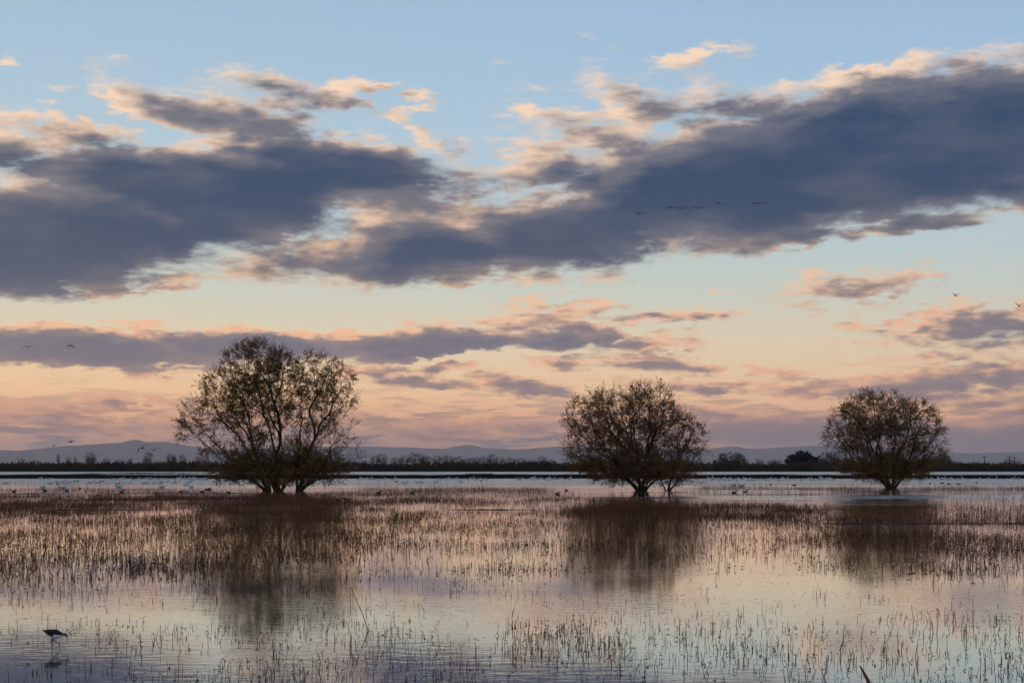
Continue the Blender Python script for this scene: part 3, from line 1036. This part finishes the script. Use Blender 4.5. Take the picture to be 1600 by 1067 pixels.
def scatter(zones, cand, seed, dmax=200.0, gain=1.0):
    r = np.random.default_rng(seed)
    d = np.sqrt(r.uniform(14.8 ** 2, dmax ** 2, cand))
    u = r.uniform(-.40, .40, cand)
    area = .40 * (dmax ** 2 - 14.8 ** 2)
    x = u * d
    px, py = CX + u * FPX, HZ + FPX * CAM_H / d
    big = v2(x / 9.0 + 3, d / 7.0 + 60) - .5
    fine = v1(x / 2.2 + 90, d / 2.5 + 31) - .5
    px0, py0 = px, py
    px = px + (big * 1.5 + fine * .9) * 130                              # no straight rims
    py = py + (v1(x / 6.0 + 17, d / 50 + 5) - .5) * np.clip((py - 755) * .55, 2, 34) + fine * np.clip((py - 760) * .12, 0, 14)
    rho, hh = np.zeros(cand), np.zeros(cand)
    for (x0, x1, y0, y1, de, hm, soft) in zones:
        u_, v_ = (px, py) if x1 - x0 > 120 else (px0, py0)
        m = np.clip((u_ - x0) / (soft * 4) + .5, 0, 1) * np.clip((x1 - u_) / (soft * 4) + .5, 0, 1) \
            * np.clip((v_ - y0) / soft + .5, 0, 1) * np.clip((y1 - v_) / soft + .5, 0, 1)
        val = m * de
        hh = np.where(val > rho, hm, hh)
        rho = np.maximum(rho, val)
    cl = v1(x / 2.6 + 40, d / 3.4 + 9) * .6 + v2(x / .55, d / .6) * .55        # tufts and gaps
    cl = cl + big * .45
    rho = gain * rho * np.clip((cl - .30) * 3.2, .05, 2.3)
    keep = r.random(cand) < rho * area / cand
    return x[keep], d[keep], hh[keep], r


def reeds(name, label, zones, cand, seed, mat, rad=.0034, leafy=.5, gain=1.0):
    x, d, hh, r = scatter(zones, cand, seed, gain=gain)
    n_ = len(x)
    h = hh * np.exp(r.normal(0, .38, n_))
    a = r.uniform(0, 6.28, n_)
    lean = np.abs(r.normal(0, .16, n_))
    dirv = np.stack([np.cos(a) * lean, np.sin(a) * lean, np.ones(n_)], -1)
    dirv /= np.linalg.norm(dirv, axis=1)[:, None]
    K = 4
    pts = np.zeros((n_, K, 3))
    b = np.stack([x, d, np.full(n_, -.04)], -1)
    bend = r.normal(0, .10, (n_, 3)) * np.array([1, 1, .2])
    for k in range(K):
        t = k / (K - 1)
        pts[:, k] = b + dirv * (h * t)[:, None] + bend * (h * t * t)[:, None]
    # a quarter of the stems are snapped and hang over
    br = r.random(n_) < .26
    fold = r.normal(0, 1, (n_, 3))
    fold[:, 2] = r.uniform(-1.2, .3, n_)
    fold /= np.linalg.norm(fold, axis=1)[:, None]
    pts[br, 3] = pts[br, 2] + fold[br] * (h[br] * r.uniform(.3, .8, br.sum()))[:, None]
    br2 = r.random(n_) < .10
    pts[br2, 2] += r.normal(0, .10, (br2.sum(), 3)) * h[br2][:, None]
    rad_ = rad * r.uniform(.6, 1.35, n_) * np.where(d < 30, .82, np.where(d > 60, 1.12, 1.0))
    prof = np.array([1.0, .95, .8, .45])
    ang = np.array([0, 2.094, 4.189])
    off = np.stack([np.cos(ang), np.sin(ang), np.zeros(3)], -1)
    VV, FF, nv = [], [], 0
    for sel, ks in ((d < 36, [0, 1, 2, 3]), (d >= 36, [0, 2, 3])):       # far stems need fewer joints
        pk, kk = pts[sel][:, ks], len(ks)
        ring = pk[:, :, None, :] + off[None, None] * (rad_[sel][:, None] * prof[ks][None])[:, :, None, None]
        i = np.arange(kk - 1)[:, None] * 3 + np.arange(3)[None]
        j = np.arange(kk - 1)[:, None] * 3 + (np.arange(3)[None] + 1) % 3
        q1 = np.stack([i, j, j + 3, i + 3], -1).reshape(-1, 4)
        FF.append((q1[None] + (np.arange(len(pk)) * kk * 3)[:, None, None]).reshape(-1, 4) + nv)
        VV.append(ring.reshape(-1, 3))
        nv += len(VV[-1])
    verts, faces = np.concatenate(VV), np.concatenate(FF)
    # withered leaves and seed heads on the stems
    m = r.random(n_ * 2) < leafy
    src = np.tile(np.arange(n_), 2)[m]
    seg = r.integers(1, K, len(src))
    p = pts[src, seg] + (pts[src, seg - 1] - pts[src, seg]) * r.uniform(0, .8, len(src))[:, None]
    ld = r.normal(0, 1, (len(src), 3)) * np.array([1, 1, .8])
    ld /= np.linalg.norm(ld, axis=1)[:, None]
    ll = r.uniform(.018, .06, len(src)) * np.where(d[src] > 30, 1.4, .8)
    sd = np.cross(ld, r.normal(0, 1, (len(src), 3)))
    sd /= np.linalg.norm(sd, axis=1)[:, None]
    sd *= (ll * .22)[:, None]
    e = p + ld * ll[:, None]
    mid = (p + e) / 2
    lv = np.stack([p, mid + sd, e, mid - sd], 1).reshape(-1, 3)
    lf = np.arange(len(src) * 4).reshape(-1, 4) + len(verts)
    o = link(name, mesh_data(name, np.concatenate([verts, lv]), [np.concatenate([faces, lf])], mat, smooth=False))
    tag(o, label)
    o['kind'] = 'stuff'
    print(name, n_, len(src))
    return o


reeds('reed_stubble', 'dead brown reed stubble standing all over the flooded field', ZONES, 1300000, 71, REED, .0052, .45, 1.9)
reeds('pale_reeds', 'thin tan reeds along the far side of the flooded field', TAN_ZONES, 160000, 72, TAN, .006, .5)

# floating scraps of leaf and stalk
r = np.random.default_rng(88)
fx, fd, fh, _ = scatter([(-120, 1720, 880, 1090, 9.0, .1, 4), (300, 560, 860, 960, 16.0, .1, 20)], 90000, 89, 40.0)
nf = len(fx)
a = r.uniform(0, 6.28, nf)
ln_, wd = r.uniform(.01, .05, nf), r.uniform(.004, .012, nf)
c = np.stack([fx, fd, r.uniform(.003, .008, nf)], -1)
dl = np.stack([np.cos(a), np.sin(a), r.uniform(0, .15, nf)], -1) * ln_[:, None]
dw = np.stack([-np.sin(a), np.cos(a), r.uniform(-.3, .3, nf)], -1) * wd[:, None]
v = np.stack([c - dl, c + dw, c + dl, c - dw], 1).reshape(-1, 3)
o = link('floating_litter', mesh_data('floating_litter', v, [np.arange(nf * 4).reshape(-1, 4)], REED, smooth=False))
tag(o, 'scraps of dead leaf and stalk floating on the near water')
o['kind'] = 'stuff'

# single stalks that stand out
def stalk(name, label, pts, radii, mat=REED, leaves=0, seed=1):
    pts = [np.asarray(p, float) for p in pts]
    e = empty(name, pts[0])
    tag(e, label, 'stalk')
    t = Tubes(6)
    t.add([p - pts[0] for p in pts], radii)
    link('stem', t.data('stem', mat), e)
    rr_ = np.random.default_rng(seed)
    for k in range(leaves):
        j = rr_.integers(1, len(pts))
        s = rr_.uniform(0, 1)
        p = pts[j - 1] + (pts[j] - pts[j - 1]) * s - pts[0]
        d_ = unit(rr_.normal(0, 1, 3) + np.array([0, 0, .3])) * rr_.uniform(.03, .07)
        w_ = unit(np.cross(d_, rr_.normal(0, 1, 3))) * .008
        nrm = unit(np.cross(d_, w_)) * .003
        v = [p, p + d_ * .5 + w_ + nrm, p + d_, p + d_ * .5 - w_ + nrm, p + d_ * .5 - nrm]
        f = [(0, 1, 4), (1, 2, 4), (2, 3, 4), (3, 0, 4), (0, 3, 1), (1, 3, 2)]
        link('leaf', mesh_data('leaf', v, [np.array(f)], mat, smooth=False), e)


b = on_water(577, 985)
t_ = b + np.array([-(577 - 545) / FPX * b[1], .25, (985 - 918) / FPX * b[1]])
stalk('leaning_stalk', 'long thin stalk leaning left out of the pale water below the tallest willow', [b - [0, 0, .05], b + (t_ - b) * .35 + [0, 0, .01], b + (t_ - b) * .7, t_], [.007, .006, .005, .003], leaves=2)
for (bx_, by_, tx_, ty_, lab, sd_) in ((1458, 988, 1454, 958, 'left stalk of the tall pair near the bottom right', 4), (1463, 990, 1467, 952, 'right stalk of the tall pair near the bottom right', 5)):
    b = on_water(bx_, by_)
    s_ = b[1] / FPX
    t_ = b + np.array([(tx_ - bx_) * s_, .05, (by_ - ty_) * s_])
    stalk('reed_stalk', lab, [b - [0, 0, .05], b + (t_ - b) * .4 + [.012, 0, 0], b + (t_ - b) * .75 + [-.008, 0, 0], t_], [.006, .005, .004, .0025], leaves=3, seed=sd_)
p0 = at_depth(1366, 1110, 5.2)
p1 = at_depth(1356, 1062, 5.25)
p2 = at_depth(1344, 1040, 5.3)
low_ = np.array([p0[0] + .10, 5.1, -.05])
stalk('near_stalk', 'dark blurred stalk tip rising close to the camera at the bottom right', [low_, (low_ + p0) / 2 + [.03, 0, 0], p0, p1, p2], [.010, .009, .008, .007, .003])

# ---------------------------------------------------------------- birds
def plain_mat(name, c1, c2, scale=12.0, rough=.7):
    return noisy_mat(name, c1, c2, scale, 3.0, rough, .3)


M_WHITE = plain_mat('white_plumage', (.62, .62, .64), (.80, .80, .80))
M_BLACK = plain_mat('black_plumage', (.006, .006, .008), (.016, .015, .018), 20, .45)
M_GREY = plain_mat('grey_plumage', (.16, .15, .15), (.26, .24, .23))
M_DUCK = plain_mat('brown_plumage', (.025, .018, .014), (.055, .040, .030))
M_BILL = plain_mat('pink_bill', (.30, .12, .10), (.42, .18, .14))
M_LEG = plain_mat('red_legs', (.26, .09, .08), (.34, .13, .11))
BIRD = [M_WHITE, M_BLACK, M_GREY, M_DUCK, M_BILL, M_LEG]


class Body:
    """lofted rings: (x, y, z, half width, half height, material)"""
    def __init__(self):
        self.v, self.f, self.m, self.n = [], [], [], 0

    def loft(self, rings, sides=8, matfun=None):
        P_ = np.array([q[:3] for q in rings], float)
        tan = np.gradient(P_, axis=0)
        tan /= np.linalg.norm(tan, axis=1)[:, None] + 1e-9
        for k, q in enumerate(rings):
            ref = np.array([0, 1.0, 0]) if abs(tan[k][1]) < .8 else np.array([1.0, 0, 0])
            w = np.cross(tan[k], ref)
            w /= np.linalg.norm(w)
            u = np.cross(w, tan[k])
            a = np.linspace(0, 2 * np.pi, sides, endpoint=False)
            self.v.append(P_[k] + q[3] * np.cos(a)[:, None] * u + q[4] * np.sin(a)[:, None] * w)
        k = len(rings)
        for i in range(k - 1):
            for j in range(sides):
                j2 = (j + 1) % sides
                self.f.append((self.n + i * sides + j, self.n + i * sides + j2, self.n + (i + 1) * sides + j2, self.n + (i + 1) * sides + j))
                self.m.append(matfun(i, j) if matfun else rings[i][5])
        caps = [(list(range(sides))[::-1], rings[0][5]), (list(range((k - 1) * sides, k * sides)), rings[-1][5])]
        for c, mt in caps:
            for t in range(1, sides - 1):
                self.f.append((self.n + c[0], self.n + c[t], self.n + c[t + 1], self.n + c[t + 1]))
                self.m.append(mt)
        self.n += k * sides

    def data(self, name):
        v = np.concatenate(self.v)
        q = [f for f in self.f if f[2] != f[3]]
        mq = [m for f, m in zip(self.f, self.m) if f[2] != f[3]]
        t = [f[:3] for f in self.f if f[2] == f[3]]
        mt = [m for f, m in zip(self.f, self.m) if f[2] == f[3]]
        return mesh_data(name, v, [np.array(q), np.array(t)], BIRD, mq + mt)


def goose_mesh(pose, body_mat=0):
    b = Body()
    B = body_mat
    trunk = [(-.38, 0, .15, .012, .010, 1), (-.33, 0, .14, .045, .03, 1), (-.24, 0, .12, .085, .075, B), (-.10, 0, .10, .125, .12, B), (.06, 0, .10, .13, .125, B), (.18, 0, .12, .10, .105, B)]
    if pose == 'up':
        neck = [(.25, 0, .20, .055, .06, B), (.275, 0, .31, .036, .04, B), (.285, 0, .41, .034, .036, B), (.315, 0, .475, .04, .04, B), (.36, 0, .48, .034, .036, 4), (.40, 0, .468, .018, .02, 4), (.425, 0, .46, .006, .008, 4)]
    elif pose == 'rest':
        neck = [(.235, 0, .19, .06, .065, B), (.23, 0, .245, .042, .045, B), (.17, 0, .285, .04, .042, B), (.10, 0, .285, .044, .04, B), (.04, 0, .262, .03, .026, B), (-.01, 0, .24, .01, .01, 4)]
    elif pose == 'feed':
        neck = [(.26, 0, .17, .055, .06, B), (.34, 0, .19, .038, .04, B), (.41, 0, .14, .034, .036, B), (.45, 0, .07, .04, .04, B), (.465, 0, .02, .03, .03, 4), (.475, 0, -.03, .01, .01, 4)]
    else:                                    # low: neck half drawn in
        neck = [(.24, 0, .19, .055, .06, B), (.265, 0, .25, .04, .042, B), (.285, 0, .31, .036, .038, B), (.32, 0, .345, .04, .04, B), (.365, 0, .345, .032, .034, 4), (.405, 0, .335, .016, .018, 4), (.43, 0, .33, .006, .007, 4)]
    b.loft(trunk + neck)
    # folded wings lie as two low ridges on the back
    for s in (-1, 1):
        b.loft([(.12, s * .075, .17, .02, .02, B), (.02, s * .095, .18, .045, .045, B), (-.14, s * .085, .175, .045, .04, B), (-.28, s * .05, .165, .026, .018, 1), (-.42, s * .02, .17, .006, .005, 1)], 6)
    return b.data('goose_' + pose)


GOOSE = {p: goose_mesh(p) for p in ('up', 'rest', 'feed', 'low')}
GREYG = goose_mesh('low', 2)


def duck_mesh():
    b = Body()
    b.loft([(-.24, 0, .11, .01, .008, 3), (-.19, 0, .09, .04, .03, 3), (-.08, 0, .05, .085, .075, 3), (.05, 0, .05, .085, .075, 3), (.13, 0, .075, .055, .06, 3), (.155, 0, .13, .032, .036, 3),
            (.175, 0, .175, .036, .038, 3), (.21, 0, .175, .028, .028, 3), (.25, 0, .16, .02, .01, 3), (.27, 0, .157, .012, .004, 3)])
    return b.data('duck')


DUCK = duck_mesh()


def bird_at(name, me, px, py, heading, label, cat, group, scale=1.0, dz=0.0):
    g = on_water(px, py)
    o = link(name, me, loc=(g[0], g[1], dz))
    o.rotation_euler = (0, 0, heading)
    o.scale = (scale,) * 3
    tag(o, label, cat, group)
    return o


def heading():
    base_ = random.choice((0, math.pi))
    return base_ + random.gauss(0, .55)


random.seed(5)
taken = []


def flock(x0, x1, y0, y1, n_, label, group, poses=('up', 'low', 'rest', 'low', 'feed'), clump=3):
    centres = [random.uniform(x0, x1) for _ in range(max(1, n_ // clump))]
    for k in range(n_):
        cx_ = random.choice(centres) if random.random() < .65 else random.uniform(x0, x1)
        for _ in range(12):
            px = min(x1, max(x0, random.gauss(cx_, 12)))
            py = random.uniform(y0, y1)
            if all(abs(px - u) > 5.0 or abs(py - w) > 1.6 for (u, w) in taken):
                break
        taken.append((px, py))
        p = random.choice(poses)
        bird_at('goose', GOOSE[p], px, py, heading(), label, 'goose', group, random.uniform(1.0, 1.35))


flock(62, 322, 748.6, 750.2, 34, 'white goose in the dyke row left of the tallest willow', 'geese along the dyke at left')
flock(15, 315, 752, 757, 26, 'white goose on the open pale water left of the tallest willow', 'geese on open water at left')
flock(60, 300, 757, 762, 6, 'white goose near the reed edge left of the tallest willow', 'geese near the reeds at left')
flock(560, 892, 748.6, 750.4, 36, 'white goose in the dyke row between tallest and middle willows', 'geese along the dyke in the centre', clump=2)
flock(598, 720, 753, 755.5, 6, 'white goose on open water before the central dyke row', 'geese on open water in the centre')
flock(1108, 1300, 748.6, 751.2, 44, 'white goose in the dense flock between the middle and smallest willows', 'geese along the dyke right of the middle willow')
flock(1420, 1600, 748.6, 750.0, 22, 'white goose along the low dyke right of the smallest willow', 'geese along the dyke at right')
for (px, py, lab) in ((98, 763, 'large white goose with raised neck closest to the reeds at left'), (8, 756, 'white goose on open water nearest the left edge'), (1146, 759, 'left one of two geese standing in the tan reeds right of the middle willow'),
                      (1158, 760, 'right one of two geese standing in the tan reeds right of the middle willow')):
    bird_at('goose', GOOSE['up'], px, py, heading(), lab, 'goose', None, 1.3)

for k, (px, py) in enumerate(((22, 768), (70, 767), (104, 767), (125, 763), (190, 769.5), (245, 772), (283, 769), (316, 769), (324, 765), (327.5, 765), (357, 770))):
    bird_at('duck', DUCK, px, py, heading(), 'small dark duck at the reed edge left of the tallest willow', 'duck', 'ducks at the reed edge at left', 1.15)
for k, (px, py, lab) in enumerate(((528, 782, 'left duck of the dark pair just right of the tallest willow'), (542, 782, 'right duck of the dark pair just right of the tallest willow'),
                                   (592, 771, 'dark duck left of another on pale water between the tallest and middle willows'), (644, 770.5, 'lone dark duck on pale water midway between tallest and middle willows'),
                                   (871, 772, 'dark duck among sparse reeds left of the middle willow'), (885, 767, 'dark duck farther out, left of the middle willow base'),
                                   (1147, 770, 'long dark duck right of the middle willow base, left of a pair'), (1164, 769, 'dark duck right of the middle willow base, right of a pair'),
                                   (619, 753, 'dark duck on the open water in front of the central goose row'), (751, 752, 'dark duck near the right end of the central goose row'))):
    bird_at('duck', DUCK, px, py, heading(), lab, 'duck', None, 1.2)
for k, (px, py) in enumerate(((1453, 756), (1472, 755.5), (1483, 757), (1498, 757), (1526, 755), (1204, 758), (1241, 759))):
    bird_at('duck', DUCK, px, py, heading(), 'dark duck on the pale water strip towards the right side', 'duck', 'ducks on the right water strip', 1.3)


# birds in the air
def wing(b, s, prof, mat_in, mat_tip):
    """prof: (spread, sweep, height, half chord); thin but solid"""
    rings = []
    for k, (yy, xx, zz, ch) in enumerate(prof):
        rings.append((xx, s * yy, zz, ch, .018 if k < len(prof) - 1 else .006, mat_in if k < len(prof) - 2 else mat_tip))
    b.loft(rings, 6)


def flying_mesh(pose, B=0, tip=1):
    b = Body()
    b.loft([(-.36, 0, .0, .05, .008, B), (-.26, 0, .0, .07, .04, B), (-.08, 0, 0, .10, .10, B), (.10, 0, 0, .10, .10, B), (.22, 0, .02, .055, .06, B), (.36, 0, .03, .034, .036, B), (.47, 0, .035, .04, .042, B), (.53, 0, .03, .03, .03, 4), (.58, 0, .022, .008, .008, 4)])
    P_ = {'bow': [(.05, .06, .05, .15), (.30, .09, .16, .14), (.52, .03, .10, .10), (.72, -.10, -.06, .03)],
          'up': [(.05, .06, .05, .15), (.28, .08, .20, .14), (.50, .02, .36, .10), (.72, -.10, .44, .03)],
          'level': [(.05, .06, .05, .15), (.32, .09, .09, .14), (.56, .02, .08, .10), (.80, -.12, .04, .03)],
          'down': [(.05, .06, .05, .15), (.28, .08, .06, .14), (.46, .02, -.10, .11), (.60, -.08, -.30, .03)]}[pose]
    for s in (-1, 1):
        wing(b, s, P_, B, tip)
    return b.data('flying_' + pose)


FLY = {p: flying_mesh(p, 2, 1) for p in ('bow', 'up', 'level', 'down')}
FLYD = {p: flying_mesh(p, 3, 3) for p in ('bow', 'up', 'level')}


def flyer(px, py, dist, me, head, label, roll=0.0, scale=1.0, group=None, name='flying_goose', cat='goose', pitch=0.0):
    o = link(name, me, loc=tuple(at_depth(px, py, dist)))
    o.rotation_euler = (roll, pitch, head)
    o.scale = (scale,) * 3
    tag(o, label, cat, group)


H = math.pi / 2
flyer(43, 542, 190, FLY['bow'], H + .5, 'left one of two geese flying in front of the long thin cloud at left', roll=-.15)
flyer(111, 540, 185, FLY['down'], H - .4, 'right one of two geese flying in front of the long thin cloud at left', roll=.2)
flyer(110, 690, 170, FLYD['level'], .35, 'dark bird flying low above the hills at far left', scale=.85, name='flying_duck', cat='duck')
flyer(84, 697, 300, FLYD['up'], .3, 'tiny dark bird low over the hills at far left', scale=.7, name='flying_duck', cat='duck')
flyer(223, 700, 150, FLY['bow'], H + .9, 'left one of two geese gliding low left of the tallest willow', roll=-.5, scale=1.05)
flyer(240, 703, 150, FLY['bow'], H + .25, 'right one of two geese gliding low left of the tallest willow', roll=-.15, scale=1.15)
flyer(1493, 462, 190, FLYD['up'], -H + .3, 'dark bird with wings raised in clear sky at upper right', name='flying_bird', cat='bird', scale=.8)
flyer(1592, 478, 175, FLYD['up'], -H + .1, 'dark bird with wings raised at the right edge of the sky', name='flying_bird', cat='bird', scale=.85)
for (px, py, p, hd, lab) in ((998, 334, 'level', H + .3, 'leftmost goose of the line crossing the big dark cloud'), (1048, 325, 'level', H + .2, 'second goose from the left in the line crossing the dark cloud'),
                             (1063, 325.5, 'bow', H + .1, 'third goose from the left in the line crossing the dark cloud'), (1090, 325, 'level', H, 'fourth goose from the left in the line crossing the dark cloud'),
                             (1122, 317.5, 'level', H - .3, 'highest goose with tilted wings in the line crossing the dark cloud'), (1178, 318.5, 'level', H + .15, 'second from right goose in the line crossing the dark cloud'),
                             (1187, 318, 'bow', H, 'rightmost goose of the line crossing the dark cloud')):
    flyer(px, py, 165, FLY[p], hd, lab, roll=.0 if py != 317.5 else .35, scale=1.0 if px < 1150 else .8)
flyer(1283, 361.5, 400, FLYD['level'], H, 'left one of two tiny birds under the edge of the big dark cloud', name='flying_bird', cat='bird')
flyer(1293, 363.5, 400, FLYD['level'], H, 'right one of two tiny birds under the edge of the big dark cloud', name='flying_bird', cat='bird')
flyer(552, 211, 480, FLYD['level'], H, 'left one of two tiny birds high above the tallest willow', name='flying_bird', cat='bird')
flyer(559, 210.5, 480, FLYD['level'], H, 'right one of two tiny birds high above the tallest willow', name='flying_bird', cat='bird')


# ---------------------------------------------------------------- the stilt wading in front
def stilt():
    g = on_water(83, 1012)
    s = g[1] / FPX                       # metres per picture unit at the bird

    def q(px, py, y=0.0):
        return ((px - 83) * s, y, (1012 - py) * s)

    b = Body()
    spine = [(65.0, 983.6, .3, .3, 1), (67.5, 984.6, .9, .6, 1), (70.5, 986.0, 1.8, 1.5, 1), (74.5, 988.0, 3.3, 3.4, 1), (79.5, 989.6, 4.7, 5.6, 1), (85.0, 990.2, 5.3, 7.4, 1),
             (90.0, 990.6, 4.7, 6.6, 1), (93.6, 991.2, 3.4, 4.6, 1), (96.4, 991.6, 2.2, 2.9, 1), (99.0, 991.6, 2.0, 2.5, 1), (101.6, 991.5, 2.4, 2.8, 1), (103.6, 992.6, 1.9, 2.2, 1), (104.6, 994.2, .9, 1.0, 1),
             (105.0, 997.5, .42, .45, 1), (105.4, 1001.5, .32, .34, 1), (105.6, 1005.6, .16, .16, 1)]
    rings = [(*q(px, py), rx * s, rz * s * (1.1 if 70 < px < 97 else 1.0), m) for (px, py, rx, rz, m) in spine]
    S = 14

    def pattern(i, j):
        a = 2 * math.pi * (j + .5) / S
        up = math.sin(a)                  # +1 on one side of the loft, sign fixed below
        low = up * SIGN < -.02
        if i >= 11:
            return 1
        if 8 <= i < 11:                   # black cap and nape, white throat
            return 0 if up * SIGN < .15 else 1
        if i >= 3:
            return 0 if up * SIGN < (-.25 if i < 5 else .08) else 1
        return 2 if low else 1

    SIGN = STILT_SIGN
    b.loft(rings, S, pattern)
    # folded wing blades over the back, pointed past the tail
    for sd in (-1, 1):
        b.loft([(*q(93, 988.8, sd * 2.6 * s), .8 * s, 1.6 * s, 1), (*q(88, 986.6, sd * 4.2 * s), 1.2 * s, 3.3 * s, 1), (*q(81, 986.2, sd * 4.0 * s), 1.2 * s, 3.4 * s, 1), (*q(74, 985.4, sd * 2.4 * s), .9 * s, 2.2 * s, 1),
                (*q(66.5, 984.0, sd * .8 * s), .3 * s, .5 * s, 1)], 8)
    # legs: thigh, knee, thin red shank standing in the water
    leg1 = [(82.3, 995.5, 1.3), (81.3, 999.5, .85), (80.6, 1003.2, .62), (80.8, 1008, .5), (81.0, 1013.5, .5), (81.2, 1018, .5)]
    leg2 = [(84.0, 996.0, 1.3), (86.2, 1001.0, .8), (90.2, 1003.8, .62), (93.2, 1006.6, .5), (94.4, 1011.0, .5), (95.0, 1017, .5)]
    for lg, y in ((leg1, 1.4), (leg2, -1.4)):
        b.loft([(*q(px, py, y * s), w * s, w * s, 5) for (px, py, w) in lg], 6)
    o = link('stilt', b.data('stilt'), loc=tuple(g))
    tag(o, 'black and white long-legged stilt wading and bending its bill to the water, bottom left', 'bird')
    # the eye
    t = Body()
    ex = q(102.6, 991.2, -2.1 * s)
    t.loft([(ex[0] - .002, ex[1], ex[2], .0005, .0005, 1), (ex[0] - .001, ex[1], ex[2], .003, .003, 1), (ex[0] + .001, ex[1], ex[2], .003, .003, 1), (ex[0] + .002, ex[1], ex[2], .0005, .0005, 1)], 6)
    link('eye', t.data('eye'), o)


STILT_SIGN = 1
stilt()

# ---------------------------------------------------------------- look-alikes are told apart by their place in the row
shared = {}
for o in sc.objects:
    if o.parent is None and o.get('category') and o.get('group'):
        shared.setdefault((o['label'], o['group']), []).append(o)
for (lab, _), objs in shared.items():
    if len(objs) > 1:
        for k, o in enumerate(sorted(objs, key=lambda q: q.location.x / q.location.y), 1):
            o['label'] = '%s, %s from the left' % (lab, nth(k))
